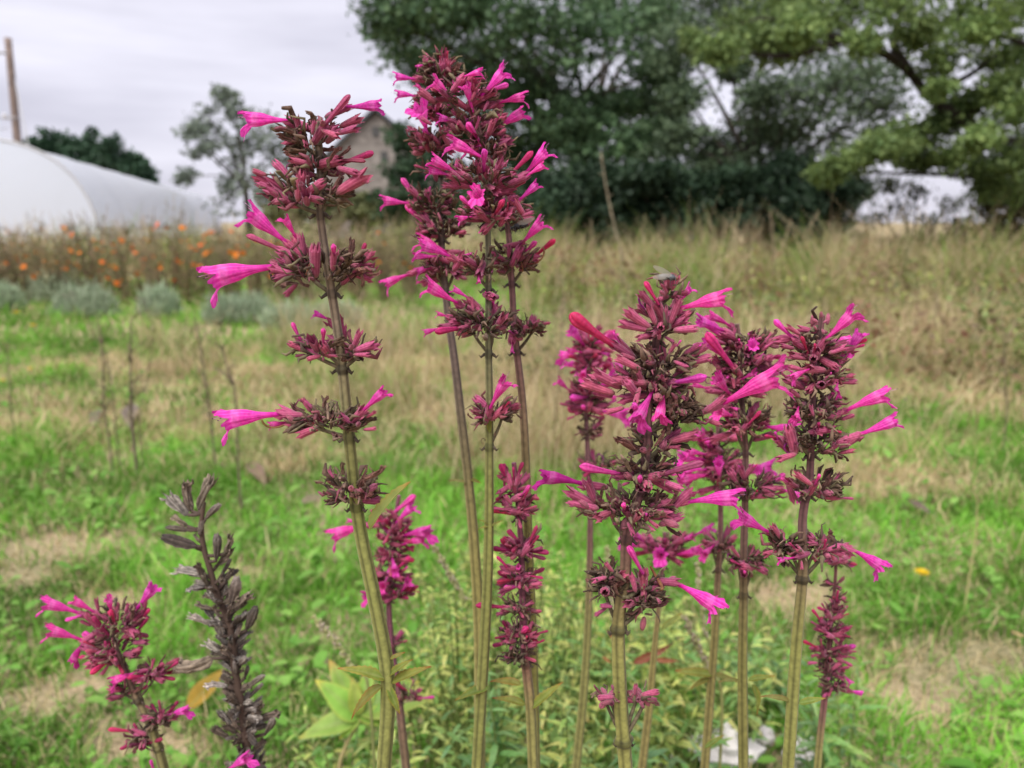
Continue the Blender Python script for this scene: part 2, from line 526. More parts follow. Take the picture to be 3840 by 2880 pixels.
def make_tall_grass():
    """dry seeding grass standing on the right and in the middle distance"""
    Vs, Qs, Cs, off = [], [], [], 0
    def zone(n, fn, h0, h1, w, rows=3, green=0.3):
        nonlocal off
        x, y = fn(n)
        clump = fbm(x * 1.9, y * 1.4, 51)
        keep = RNG.random(len(x)) < np.clip(clump * 5.0 - 2.0, 0.05, 1)
        x, y, clump = x[keep], y[keep], clump[keep]
        m = len(x)
        h = (h0 + (h1 - h0) * RNG.random(m)) * np.clip(2.3 * clump - .28, .25, 1.6)
        k = RNG.random((m, 1))
        gcol = np.array([0.13, 0.22, 0.04]) * (1 - k) + np.array([0.27, 0.38, 0.08]) * k
        scol = np.array([0.46, 0.34, 0.17]) * (1 - k) + np.array([0.84, 0.70, 0.45]) * k
        rus = (RNG.random((m, 1)) < .18)
        scol = np.where(rus, np.array([0.26, 0.15, 0.08]), scol)
        gp = np.clip(3.4 * fbm(x * 1.3 + 4, y * 1.3, 61) - 1.72 + green, .04, .92)
        c = np.where((RNG.random(m) < gp)[:, None], gcol, scol)
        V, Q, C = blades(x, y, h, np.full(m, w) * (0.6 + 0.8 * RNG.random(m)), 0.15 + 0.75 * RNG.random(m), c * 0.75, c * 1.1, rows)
        Vs.append(V); Qs.append(Q + off); Cs.append(C); off += len(V)
    def right_far(n):
        y = 5.2 + 7.5 * RNG.random(n); x = (-0.02 + RNG.random(n) * 0.95) * y + 0.2
        return x, y
    def right_mid(n):
        y = 2.4 + 3.6 * RNG.random(n); x = (0.10 + RNG.random(n) * 0.80) * y
        return x, y
    def centre(n):
        y = 1.9 + 2.6 * RNG.random(n); x = (-0.50 + RNG.random(n) * 0.72) * y
        return x, y
    def behind_bed(n):
        y = 8.8 + 6 * RNG.random(n); x = (-0.9 + RNG.random(n) * 1.0) * y
        return x, y
    zone(36000, right_far, .10, .70, .0036, 3, .34)
    zone(26000, right_mid, .08, .42, .0020, 3, .35)
    zone(17000, centre, .06, .30, .0013, 3, .25)
    zone(16000, behind_bed, .30, .70, .0075, 3, .55)
    me = big_mesh('tall_dry_grass', np.concatenate(Vs), np.concatenate(Qs), np.concatenate(Cs), M_STRAW)
    tag(link(bpy.data.objects.new('tall_dry_grass', me)), 'tall straw coloured seeding grass standing in the meadow', 'grass', kind='stuff')
    # pale feathery seed heads standing above it
    n = 190
    Vs, Qs, Cs, off = [], [], [], 0
    for i in range(n):
        if i % 4 == 0:
            y = random.uniform(2.6, 4.5); x = y * random.uniform(-.35, .75); H = random.uniform(.22, .42); s = .010
        else:
            y = random.uniform(4.2, 9.5); x = y * random.uniform(-.02, .82) + .2; H = random.uniform(.3, .78); s = .010
        z0 = float(ground_z(x, y))
        a = random.uniform(0, 6.28); ln = random.uniform(.05, .3) * H
        m = 26
        t = np.linspace(0.0, 1, m)
        hx = x + math.cos(a) * ln * (0.6 + 0.4 * t) ** 2; hy = y + math.sin(a) * ln * (0.6 + 0.4 * t) ** 2; hz = z0 + H * (0.72 + 0.28 * t)
        jx, jy = RNG.normal(0, s * 0.9, m) * (1.1 - t), RNG.normal(0, s * 0.9, m) * (1.1 - t)
        V, Q, C = blades(hx + jx, hy + jy, np.full(m, s * 2.2), np.full(m, s * .32), np.full(m, .4), np.tile(np.array([.42, .33, .2]), (m, 1)), np.tile(np.array([.55, .46, .32]), (m, 1)), 2, zbase=hz)
        Vs.append(V); Qs.append(Q + off); Cs.append(C); off += len(V)
        V, Q, C = blades(np.array([x]), np.array([y]), np.array([H * .96]), np.array([s * .13]), np.array([ln / H]), np.array([[.36, .29, .14]]), np.array([[.46, .36, .2]]), 4, lean=np.array([a]))
        Vs.append(V); Qs.append(Q + off); Cs.append(C); off += len(V)
    me = big_mesh('grass_seed_heads', np.concatenate(Vs), np.concatenate(Qs), np.concatenate(Cs), M_STRAW)
    tag(link(bpy.data.objects.new('grass_seed_heads', me)), 'pale feathery seed heads above the tall dry grass', 'grass', kind='stuff')


make_lawn()
make_clover()
make_tall_grass()


# ------------------------------------------------------------------ trees
def crown_leaves(points, sizes, cols, up=0.35):
    """rhombic folded leaves at points"""
    n = len(points)
    d = RNG.normal(size=(n, 3)); d[:, 2] -= 0.25
    d /= np.linalg.norm(d, axis=1)[:, None]
    nn = RNG.normal(size=(n, 3)); nn[:, 2] += up * 3
    s = np.cross(d, nn); s /= np.linalg.norm(s, axis=1)[:, None] + 1e-9
    sz = sizes[:, None]
    V = np.stack([points, points + d * sz * .5 + s * sz * .36, points + d * sz, points + d * sz * .5 - s * sz * .36], 1)
    Q = np.arange(n * 4).reshape(n, 4)
    return V.reshape(-1, 3), Q, np.repeat(cols, 4, 0)


def tree(name, label, cat, base, clumps, colA, colB, leaf, per, trunk_r, group=None, fork=0.35, trunks=1, twig_n=16, bark=(0.06, 0.05, 0.042), spread=0.16, limbs=True, lean=(0, 0), rootspread=0.4):
    base = Vector(base)
    root = empty(name, base, label, cat, group)
    mb = MB()
    top = max(c[0].z for c in clumps)
    ctr = Vector((sum(c[0].x for c in clumps), sum(c[0].y for c in clumps), 0)) / len(clumps)
    forks = []
    for k in range(trunks):
        b = base + Vector((random.uniform(-1, 1), random.uniform(-.5, .5), 0)) * (rootspread if trunks > 1 else 0)
        h = top * fork * random.uniform(.9, 1.1)
        e = Vector((b.x * .6 + ctr.x * .4 + lean[0] + random.uniform(-1, 1) * rootspread * (trunks > 1), b.y * .6 + ctr.y * .4 + lean[1], h))
        p = spline([b + Vector((0, 0, -.15)), b.lerp(e, .4) + Vector((random.uniform(-.1, .1), 0, 0)), e], 9)
        r0 = trunk_r / math.sqrt(trunks) * 1.1
        tube(mb, p, [r0 * (1.25 - .55 * i / 8) for i in range(9)], bark, 10)
        forks.append((e, r0 * .7))
    P, S, C = [], [], []
    colA, colB = np.array(colA), np.array(colB)
    for ci, (c, R) in enumerate(clumps):
        fk, fr = min(forks, key=lambda q: (q[0] - c).length * random.uniform(.7, 1.3))
        if limbs:
            mid = fk.lerp(c, .5) + Vector((random.uniform(-1, 1), random.uniform(-1, 1), random.uniform(0, 1))) * (fk - c).length * .10
            p = spline([fk, mid, c], 8)
            r1 = fr * random.uniform(.35, .6)
            tube(mb, p, [r1 * (1 - .75 * i / 7) for i in range(8)], bark, 7)
        shade = random.uniform(.8, 1.15)
        for j in range(twig_n):
            d = Vector(RNG.normal(size=3)).normalized()
            q = c + Vector((d.x * R * 1.05, d.y * R, d.z * R * .8)) * random.uniform(.25, 1.22)
            tube(mb, [c, c.lerp(q, .5) + Vector((0, 0, R * .06)), q], [R * .018, R * .011, R * .004], bark, 4, cap=False)
            n = max(2, int(per * random.uniform(.4, 1.5)))
            pts = np.array(q) + np.clip(RNG.normal(0, 1, (n, 3)), -1.7, 1.7) * R * spread * np.array([1.3, 1.3, .8]) * random.uniform(.7, 1.4)
            kk = np.clip(RNG.random((n, 1)) * .7 + random.uniform(0, .3), 0, 1)
            P.append(pts); S.append(leaf * (.6 + .8 * RNG.random(n))); C.append((colA * (1 - kk) + colB * kk) * shade)
    tr = mb.build('trunk', M_BARK, root, origin=base)
    V, Q, CC = crown_leaves(np.concatenate(P), np.concatenate(S), np.concatenate(C))
    me = big_mesh('crown', V - np.array(base), Q, CC, M_TREE)
    cr = link(bpy.data.objects.new('crown', me), root)
    return root


def clumps2(lst, Y, dy=0.0):
    out = []
    for x, y, r in lst:
        yy = Y + random.uniform(-1, 1) * dy
        out.append((at2(x, y, yy), r * S2 / FPX * yy))
    return out


DK1, DK2 = (0.050, 0.105, 0.052), (0.125, 0.205, 0.090)

def make_weeds():
    """rough leafy weeds standing in the tall grass"""
    P, S, C = [], [], []
    for i in range(420):
        y = random.uniform(3.0, 11.5)
        x = y * random.uniform(.02, .86) if i % 5 else -y * random.uniform(.0, .35)
        if i % 5 == 0: y += 5.5
        h = random.uniform(.12, .5) * (.5 + y / 14); n = random.randint(50, 130)
        c = np.array(random.choice([(.13, .17, .05), (.18, .24, .06), (.17, .12, .07), (.24, .17, .09), (.10, .13, .05), (.27, .29, .09), (.21, .11, .06), (.16, .22, .07)]))
        t = RNG.random(n)
        w = random.uniform(.05, .22)
        P.append(np.stack([x + RNG.normal(0, w, n), y + RNG.normal(0, w, n), float(ground_z(x, y)) + t * h], 1))
        S.append((.018 + .035 * RNG.random(n)) * (.6 + y / 14))
        C.append(c * (.7 + .7 * RNG.random((n, 1))))
    V, Q, CC = crown_leaves(np.concatenate(P), np.concatenate(S), np.concatenate(C))
    me = big_mesh('meadow_weeds', V, Q, CC, M_HERB)
    tag(link(bpy.data.objects.new('meadow_weeds', me)), 'rough olive and brown weeds standing in the tall dry grass', 'weeds', kind='stuff')


make_weeds()

# tall many-stemmed tree right of the barn
c = clumps2([(840, 45, 55), (885, 110, 60), (960, 60, 80), (1055, 120, 72), (1130, 50, 70), (995, 175, 55), (1085, 215, 62), (1170, 170, 78), (1250, 80, 75), (1225, 265, 70),
             (1300, 25, 60), (1140, 365, 62), (1265, 360, 70), (1390, 60, 75), (1430, 150, 50), (1350, 315, 60), (900, 0, 75), (1050, -45, 80), (1200, -50, 80), (1350, -60, 80),
             (1010, 285, 38), (1320, 230, 45), (1080, 430, 55), (1200, 440, 60), (1450, 30, 60), (930, 150, 45), (1300, 420, 60), (1020, 20, 50), (1180, 300, 45), (1090, 320, 45), (1390, 220, 50), (1410, 300, 45), (1000, 440, 50), (1400, 400, 55)], 16.0, 1.6)
tree('broadleaf_tree', 'tall dark green many-stemmed tree right of the stone barn', 'tree', (g2(1190, 540).x * 1.0, 16.0, 0) if False else (at2(1190, 545, 16.0).x, 16.0, 0), c, DK1, DK2, .115, 27, .34, 'trees at the meadow edge', trunks=4, fork=.45, twig_n=44, rootspread=.9, spread=.25)
# bush between barn and tall tree
c = clumps2([(880, 300, 38), (870, 370, 42), (905, 420, 45), (850, 440, 40), (930, 350, 40), (960, 430, 45), (1000, 380, 40)], 19.0, .8)
tree('evergreen_bush', 'dark rounded bush beside the right edge of the stone barn', 'bush', (at2(900, 545, 19).x, 19, 0), c, (.03, .066, .036), (.07, .125, .06), .13, 40, .12, 'bushes at the meadow edge', fork=.2, twig_n=18)
# wispy tree in the middle right
c = clumps2([(1560, 40, 75), (1480, 100, 55), (1650, 40, 80), (1720, 215, 70), (1800, 190, 70), (1650, 300, 55), (1720, 360, 70), (1810, 290, 75), (1590, 380, 55), (1480, 300, 42),
             (1900, 230, 60), (1540, 330, 40), (1640, 200, 38), (1870, 150, 60), (1440, 370, 50), (1760, 110, 60), (1480, 205, 34), (1625, 275, 40), (1545, 330, 42), (1450, 245, 38), (1590, 150, 30), (1510, 390, 50), (1700, 290, 50), (1850, 400, 40), (1560, -30, 70), (1720, -20, 80)], 14.0, 1.2)
tree('broadleaf_tree', 'airy grey green tree between the tall tree and the oak', 'tree', (at2(1670, 560, 14).x, 14, 0), c, (.06, .10, .058), (.15, .21, .11), .085, 26, .2, 'trees at the meadow edge', trunks=3, fork=.3, twig_n=40, spread=.30, rootspread=.6)
# dense dark hedge bushes under the trees
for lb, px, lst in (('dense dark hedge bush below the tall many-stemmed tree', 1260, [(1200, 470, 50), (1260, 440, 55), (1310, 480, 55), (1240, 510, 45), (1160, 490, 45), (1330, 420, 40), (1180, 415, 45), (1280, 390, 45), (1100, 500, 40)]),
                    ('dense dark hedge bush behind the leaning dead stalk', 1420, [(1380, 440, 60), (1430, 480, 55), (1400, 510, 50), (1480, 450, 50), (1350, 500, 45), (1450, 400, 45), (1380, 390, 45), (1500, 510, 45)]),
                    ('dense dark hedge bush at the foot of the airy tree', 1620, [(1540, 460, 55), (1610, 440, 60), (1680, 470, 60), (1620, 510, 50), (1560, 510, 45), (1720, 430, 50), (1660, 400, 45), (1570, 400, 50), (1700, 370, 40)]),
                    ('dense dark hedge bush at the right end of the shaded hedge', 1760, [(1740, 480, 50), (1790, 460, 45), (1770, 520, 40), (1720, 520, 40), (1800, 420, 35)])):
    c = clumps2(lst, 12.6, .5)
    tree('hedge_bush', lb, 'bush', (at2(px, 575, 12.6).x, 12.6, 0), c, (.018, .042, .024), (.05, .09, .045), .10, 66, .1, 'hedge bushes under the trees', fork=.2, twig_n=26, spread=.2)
# oak at the right edge: its trunk stands outside the frame
c = clumps2([(1600, 60, 40), (1680, 105, 42), (1640, 85, 34), (1830, 20, 60), (1550, 110, 30), (1940, 20, 55), (2060, 50, 52), (2030, 130, 36), (2165, 120, 42), (2070, 235, 42), (2120, 215, 34), (2190, 235, 42),
             (1985, 292, 38), (1930, 305, 36), (1890, 322, 32), (1840, 345, 30), (1800, 362, 24), (1780, 378, 18), (2110, 300, 26), (2200, 30, 60), (1760, 45, 48), (2240, 300, 50), (2260, 150, 60), (2040, 265, 34),
             (1700, 5, 52), (1880, -50, 70), (2080, -50, 70), (2230, -50, 70), (1500, 88, 22), (2320, 60, 80), (2330, 230, 80), (1860, 95, 24), (2120, 60, 40), (1980, 75, 34), (2170, 180, 26), (2030, 190, 20), (1720, 70, 34), (2060, 345, 30), (2120, 365, 30), (2180, 350, 34), (1980, 350, 24), (2190, 400, 34), (2140, 400, 26)], 9.0, .7)
oak = tree('oak_tree', 'light green oak reaching in from the right edge with bare dark limbs', 'tree', (at2(2640, 600, 9.3).x, 9.3, 0), c, (.085, .15, .05), (.23, .31, .10), .060, 23, .16, 'trees at the meadow edge', fork=.62, twig_n=44, spread=.33, limbs=False)
mb = MB()
B2 = (0.035, 0.028, 0.024)
tk = at2(2430, 330, 9.3)
for pl, r0, r1 in (([(2640, 480), (2400, 400), (2230, 350), (2150, 310), (2080, 260), (2000, 200), (1960, 150), (1900, 110), (1830, 85), (1740, 70)], .085, .035), ([(1960, 150), (1930, 90), (1945, 30), (1930, -60)], .06, .03),
                   ([(2640, 470), (2400, 390), (2260, 335), (2170, 300), (2090, 285)], .06, .02), ([(2300, 370), (2200, 395), (2080, 380), (1960, 375), (1850, 372), (1790, 380)], .035, .008),
                   ([(1830, 85), (1700, 120), (1590, 110), (1520, 100)], .04, .01), ([(2430, 250), (2330, 150), (2200, 90), (2080, 60)], .06, .02), ([(2000, 200), (2080, 170), (2150, 120)], .05, .015), ([(2080, 260), (2120, 230), (2190, 200)], .04, .015),
                   ([(1740, 70), (1660, 40), (1600, 50)], .03, .01)):
    p = spline([at2(x, y, 9.0 + .3 * math.sin(x * .01)) for x, y in pl], 26)
    tube(mb, p, [r0 + (r1 - r0) * (i / 25) for i in range(26)], B2, 8)
mb.build('limb', M_BARK, oak, origin=oak.location)
# brown dark hedge at the lower right edge
c = clumps2([(2140, 440, 45), (2200, 470, 60), (2110, 505, 42), (2180, 520, 50), (2060, 525, 32), (2240, 420, 60), (2290, 500, 70), (1990, 530, 26), (1930, 535, 22)], 10.5, .5)
tree('hedge_bush', 'brownish dark hedge bush at the right edge under the oak', 'bush', (at2(2180, 600, 10.5).x, 10.5, 0), c, (.06, .065, .03), (.14, .12, .05), .06, 40, .08, 'hedge bushes under the trees', fork=.2, twig_n=24)
# thin twiggy shrub against the sky under the oak
c = clumps2([(1890, 470, 30), (1950, 450, 32), (2010, 480, 30), (2060, 440, 30), (1860, 510, 22), (1980, 410, 26), (2090, 480, 30), (1920, 400, 20)], 11.0, .4)
tree('twiggy_shrub', 'thin twiggy shrub with sky showing through under the oak', 'bush', (at2(1970, 585, 11).x, 11, 0), c, (.03, .04, .02), (.07, .08, .035), .05, 12, .05, 'bushes at the meadow edge', fork=.15, twig_n=20, spread=.3)

# far trees on the left
c = clumps2([(488, 205, 22), (505, 240, 26), (455, 265, 36), (545, 285, 45), (415, 285, 30), (500, 320, 40), (590, 330, 45), (560, 390, 50), (500, 420, 45), (625, 395, 40), (440, 320, 26), (600, 440, 40), (650, 340, 40), (395, 385, 22)], 38.0, 1.5)
tree('broadleaf_tree', 'loose grey green tree behind the far end of the polytunnel', 'tree', (at2(540, 515, 38).x, 38, 0), c, (.15, .19, .15), (.27, .32, .25), .24, 21, .16, 'trees behind the polytunnel', fork=.35, twig_n=16, spread=.22)
c = clumps2([(70, 335, 30), (110, 320, 38), (170, 322, 42), (230, 338, 40), (285, 365, 30), (318, 388, 16), (130, 370, 45), (210, 390, 50), (280, 410, 40), (50, 370, 45), (20, 380, 40), (330, 430, 30)], 46.0, 1.5)
tree('evergreen_bush', 'dark rounded tree rising behind the polytunnel roof', 'tree', (at2(190, 510, 46).x, 46, 0), c, (.03, .075, .042), (.065, .125, .068), .30, 60, .3, 'trees behind the polytunnel', fork=.3, twig_n=22)
# olive hedge in front of the barn
for lb, lst, px in (('olive hedge bush in front of the left half of the stone barn', [(690, 440, 36), (740, 430, 34), (640, 455, 34), (600, 470, 26), (700, 470, 36), (770, 450, 34)], 690),
                    ('olive hedge bush in front of the right half of the stone barn', [(800, 440, 32), (840, 460, 34), (880, 450, 34), (920, 470, 34), (790, 475, 34), (960, 480, 30)], 860)):
    c = clumps2(lst, 24.0, .6)
    tree('hedge_bush', lb, 'bush', (at2(px, 530, 24).x, 24, 0), c, (.085, .105, .042), (.19, .20, .085), .15, 46, .08, 'hedge bushes before the barn', fork=.2, twig_n=20)

# ------------------------------------------------------------------ stone barn
def stone_material():
    m = bpy.data.materials.new('rubble_stone')
    m.use_nodes = True
    t = m.node_tree; N = t.nodes.new
    bs = t.nodes['Principled BSDF']; bs.inputs['Roughness'].default_value = .95
    co = N('ShaderNodeTexCoord')
    mp_ = N('ShaderNodeMapping'); mp_.inputs['Scale'].default_value = (1, 1, 1.8)
    vo = N('ShaderNodeTexVoronoi'); vo.inputs['Scale'].default_value = 3.2
    rr = N('ShaderNodeValToRGB')
    rr.color_ramp.elements[0].color = (.13, .115, .105, 1); rr.color_ramp.elements[1].color = (.27, .245, .225, 1)
    l = t.links.new
    l(co.outputs['Object'], mp_.inputs['Vector']); l(mp_.outputs['Vector'], vo.inputs['Vector'])
    l(vo.outputs['Color'], rr.inputs['Fac']); l(rr.outputs['Color'], bs.inputs['Base Color'])
    return m


M_STONE = stone_material()
M_SLATE = mat_col('slate', rough=.6, trans=0, nscale=3, namt=.3, objvar=.1, hue=0)
M_PAINTED_DARK = mat_col('painted_opening_dark', rough=.9, trans=0, nscale=3, namt=.1, objvar=0, hue=0)


def make_barn():
    Y = 34.0
    ap = at2(812, 238, Y)
    bx = ap.x
    hw, eave = 2.35, ap.z - 2.0
    base = Vector((bx, Y, 0))
    root = empty('stone_barn', base, 'grey stone barn with a steep slate gable roof', 'barn')
    dep = 11.0
    mb = MB()
    # solid gable wall; window openings are boxes with their inner shade painted dark
    prof = [(-hw, 0), (hw, 0), (hw, eave), (0, ap.z - .12), (-hw, eave)]
    F = [Vector((x, 0, z)) for x, z in prof]; B = [Vector((x, dep, z)) for x, z in prof]
    mb.add([*F, *B], [(0, 1, 2, 3, 4), (9, 8, 7, 6, 5), (0, 5, 6, 1), (1, 6, 7, 2), (4, 9, 5, 0)], (.2, .2, .2))
    w = mb.build('wall', M_STONE, root, smooth=False)
    for s in (-1, 1):
        mb = MB()
        a = Vector((0, -.25, ap.z)); d = Vector((s * (hw + .25), 0, eave - .3 - ap.z))
        n = Vector((0, 0, .16))
        pts = [a, a + d, a + d + Vector((0, dep + .5, 0)), a + Vector((0, dep + .5, 0))]
        mb.add([*pts, *[p + n for p in pts]], [(0, 1, 2, 3), (7, 6, 5, 4), (0, 4, 5, 1), (1, 5, 6, 2), (2, 6, 7, 3), (3, 7, 4, 0)], (.07, .075, .085))
        mb.build('roof', M_SLATE, root, smooth=False)
    for (x, z, ww, hh) in ((at2(812, 285, Y).x - bx, at2(812, 285, Y).z, .16, .22), (at2(830, 330, Y).x - bx, at2(812, 338, Y).z, .16, .2)):
        mb = MB()
        p = [(-ww, 0, -hh), (ww, 0, -hh), (ww, 0, hh), (-ww, 0, hh)]
        mb.add([Vector(q) + Vector((x, -.03, z)) for q in p] + [Vector(q) + Vector((x, .2, z)) for q in p], [(0, 1, 2, 3), (0, 4, 5, 1), (1, 5, 6, 2), (2, 6, 7, 3), (3, 7, 4, 0)], (.07, .07, .07))
        mb.build('window', M_PAINTED_DARK, root, smooth=False)  # the dark of an unlit opening is put into the box colour


make_barn()


# ------------------------------------------------------------------ polytunnel
def film_material():
    m = bpy.data.materials.new('polythene_film')
    m.use_nodes = True
    t = m.node_tree; N = t.nodes.new
    t.nodes.clear()
    out = N('ShaderNodeOutputMaterial')
    bs = N('ShaderNodeBsdfPrincipled'); bs.inputs['Base Color'].default_value = (.80, .84, .92, 1); bs.inputs['Roughness'].default_value = .42
    tr = N('ShaderNodeBsdfTranslucent'); tr.inputs['Color'].default_value = (.84, .89, .97, 1)
    tp = N('ShaderNodeBsdfTransparent'); tp.inputs['Color'].default_value = (.9, .92, .95, 1)
    a = N('ShaderNodeMixShader'); a.inputs[0].default_value = .5
    b = N('ShaderNodeMixShader'); b.inputs[0].default_value = .04
    no = N('ShaderNodeTexNoise'); no.inputs['Scale'].default_value = .8; no.inputs['Detail'].default_value = 4
    bp = N('ShaderNodeBump'); bp.inputs['Distance'].default_value = .05; bp.inputs['Strength'].default_value = .3
    co = N('ShaderNodeTexCoord')
    l = t.links.new
    l(co.outputs['Object'], no.inputs['Vector']); l(no.outputs['Fac'], bp.inputs['Height']); l(bp.outputs['Normal'], bs.inputs['Normal'])
    l(bs.outputs[0], a.inputs[1]); l(tr.outputs[0], a.inputs[2]); l(a.outputs[0], b.inputs[1]); l(tp.outputs[0], b.inputs[2]); l(b.outputs[0], out.inputs['Surface'])
    return m


M_FILM = film_material()
M_STEEL = mat_col('galvanised_tube', rough=.4, trans=0, nscale=8, namt=.15, objvar=0, hue=0, spec=.5)


def make_tunnel():
    near = at2(-28, 480, 18.5); near.z = 0
    far = at2(395, 480, 52.0); far.z = 0
    ax = (far - near); Ltot = ax.length; ax.normalize()
    sd_ = Vector((ax.y, -ax.x, 0))
    hw, H = 2.4, 2.62
    root = empty('polytunnel', near, 'long white polythene tunnel behind the orange flower bed', 'polytunnel')

    def arch(s, t, k=1.0):
        # t 0..1 from left foot over the ridge to right foot
        a = math.pi * (1 - t)
        cx, cz = math.cos(a), math.sin(a)
        x = math.copysign(abs(cx) ** .85, cx) * hw * k
        z = H * k * (abs(cz) ** .82)
        return ax * s + sd_ * x + Vector((0, 0, z))
    nh = 11
    ns, ntt = (nh - 1) * 6 + 1, 28
    V, F = [], []
    for i in range(ns):
        s = Ltot * i / (ns - 1)
        sag = 1 - .012 * math.sin(math.pi * ((i % 6) / 6.0)) ** 2
        for j in range(ntt + 1):
            V.append(arch(s, j / ntt, sag))
    for i in range(ns - 1):
        for j in range(ntt):
            F.append((i * (ntt + 1) + j, i * (ntt + 1) + j + 1, (i + 1) * (ntt + 1) + j + 1, (i + 1) * (ntt + 1) + j))
    mb = MB(); mb.add(V, F, (.8, .8, .8)); mb.build('cover', M_FILM, root)
    for i in range(nh):
        mb = MB(); s = Ltot * i / (nh - 1)
        tube(mb, [arch(s, j / 24, 1.004 if i in (0, nh - 1) else .985) for j in range(25)], .03, (.5, .51, .53), 6)
        mb.build('hoop', M_STEEL, root)
    for s in (0.0, Ltot):
        V = [arch(s, j / ntt, .992) for j in range(ntt + 1)]
        mb = MB(); mb.add(V, [tuple(range(ntt + 1))], (.8, .8, .8)); e = mb.build('end_sheet', M_FILM, root, smooth=False)
    for sg in (-1, 1):
        mb = MB()
        tube(mb, [sd_ * (sg * hw * 1.01) + Vector((0, 0, .55)), ax * Ltot + sd_ * (sg * hw * 1.01) + Vector((0, 0, .55))], .035, (.4, .41, .43), 6)
        mb.build('side_rail', M_STEEL, root)


make_tunnel()


# ------------------------------------------------------------------ utility pole
def make_pole():
    Y = 31.0
    t_, b_ = at2(17, 82, Y), at2(45, 480, Y)
    b_.z = 0; b_.x = at2(45, 420, Y).x
    root = empty('utility_pole', b_, 'brown wooden utility pole standing behind the polytunnel', 'pole')
    mb = MB()
    p = [b_.lerp(t_, i / 8) for i in range(9)]
    tube(mb, p, [.17 - .045 * i / 8 for i in range(9)], (.19, .145, .125), 10)
    mb.build('shaft', M_BARK, root, origin=b_)
    for dz, dx in ((.55, -.2), (2.9, -.2)):
        mb = MB(); q = t_ + Vector((0, -.1, -dz))
        tube(mb, [q, q + Vector((dx - .2, 0, 0))], .05, (.35, .35, .37), 6)
        ellipsoid(mb, q + Vector((dx - .25, 0, .05)), (.09, .09, .12), (.55, .55, .58))
        mb.build('insulator', M_PLAIN, root, origin=b_)
    mb = MB()
    a = t_ + Vector((.05, 0, -1.4)); e = at2(88, 480, Y); e.z = 0; e.x = at2(98, 480, Y).x
    tube(mb, [a, a.lerp(e, .5), e], .028, (.45, .45, .47), 5)
    mb.build('guy_wire', M_STEEL, root, origin=b_)
    for dz in (.55, 2.9, 3.3):
        q = t_ + Vector((-.4, -.1, -dz))
        mb = MB()
        tube(mb, [q + Vector((-18 * k / 10, -6 * k / 10, -.5 * math.sin(math.pi * k / 10))) for k in range(11)], .02, (.5, .5, .52), 5)
        mb.build('cable', M_STEEL, root, origin=b_)


make_pole()


# ------------------------------------------------------------------ orange flower bed
def cosmos_proto(seed):
    r = random.Random(seed)
    stems, leaves = MB(), MB()
    heads = []
    H = r.uniform(.62, .86)
    for k in range(r.randint(11, 15)):
        a = r.uniform(0, 6.28); sp = r.uniform(.05, .26); h = H * r.uniform(.7, 1.05)
        e = Vector((math.cos(a) * sp, math.sin(a) * sp, h))
        p = spline([Vector((math.cos(a) * .03, math.sin(a) * .03, -.02)), Vector((e.x * .45, e.y * .45, h * .5)), e], 7)
        br = r.choice([(.32, .23, .15), (.24, .22, .10), (.42, .32, .20), (.20, .15, .10)])
        tube(stems, p, [.0045 - .0022 * i / 6 for i in range(7)], br, 4)
        heads.append(e)
        for q in range(16):
            t = r.uniform(.15, .97); b = p[int(t * 6)]
            aa = r.uniform(0, 6.28); l = r.uniform(.03, .10)
            d = Vector((math.cos(aa), math.sin(aa), r.uniform(-.2, .9))).normalized()
            tube(stems, [b, b + d * l * .5, b + d * l + Vector((0, 0, .01))], [.0016, .0012, .0007], br, 3, cap=False)
            col = r.choice([(.20, .26, .08), (.30, .30, .12), (.40, .31, .17), (.28, .20, .12), (.18, .25, .08), (.14, .11, .08)])
            for w in range(3):
                c = b + d * l * r.uniform(.4, 1.1); s_ = r.uniform(.012, .032)
                dd = Vector((r.uniform(-1, 1), r.uniform(-1, 1), r.uniform(-.3, 1))).normalized(); sd2 = dd.orthogonal().normalized() * s_ * .2
                leaves.add([c, c + dd * s_ * .5 + sd2, c + dd * s_, c + dd * s_ * .5 - sd2], [(0, 1, 2, 3)], col)
            if r.random() < .35:
                c = b + d * l
                ellipsoid(leaves, c, (.006, .006, .009), (.11, .075, .05), nu=6, nv=4)
    return stems.mesh('stems', M_HERB), leaves.mesh('foliage', M_HERB, False), heads


def orange_head_mesh():
    mb = MB()
    for ring, (n, l, dz) in enumerate(((8, .022, 0), (7, .016, .004))):
        for k in range(n):
            a = 2 * math.pi * k / n + ring * .4
            d = Vector((math.cos(a), math.sin(a), .15)); s_ = Vector((-math.sin(a), math.cos(a), 0))
            o = Vector((0, 0, dz))
            mb.add([o + d * .003, o + d * l * .6 + s_ * l * .34, o + d * l * 1.0 + s_ * l * .22 + Vector((0, 0, -.003)), o + d * l * 1.0 - s_ * l * .22 + Vector((0, 0, -.003)), o + d * l * .6 - s_ * l * .34], [(0, 1, 2, 3, 4)], (.92, .27 - .05 * ring, .02))
    ellipsoid(mb, (0, 0, .006), (.006, .006, .005), (.55, .25, .02), nu=8, nv=5)
    return mb.mesh('flower_head', M_HERB, False)


CP = [cosmos_proto(s) for s in range(6)]
OH = orange_head_mesh()
BED_WORDS = ['leftmost', 'second', 'third', 'fourth', 'fifth', 'sixth', 'seventh', 'eighth', 'ninth', 'tenth', 'eleventh', 'twelfth', 'thirteenth', 'fourteenth', 'fifteenth', 'sixteenth', 'seventeenth', 'eighteenth']


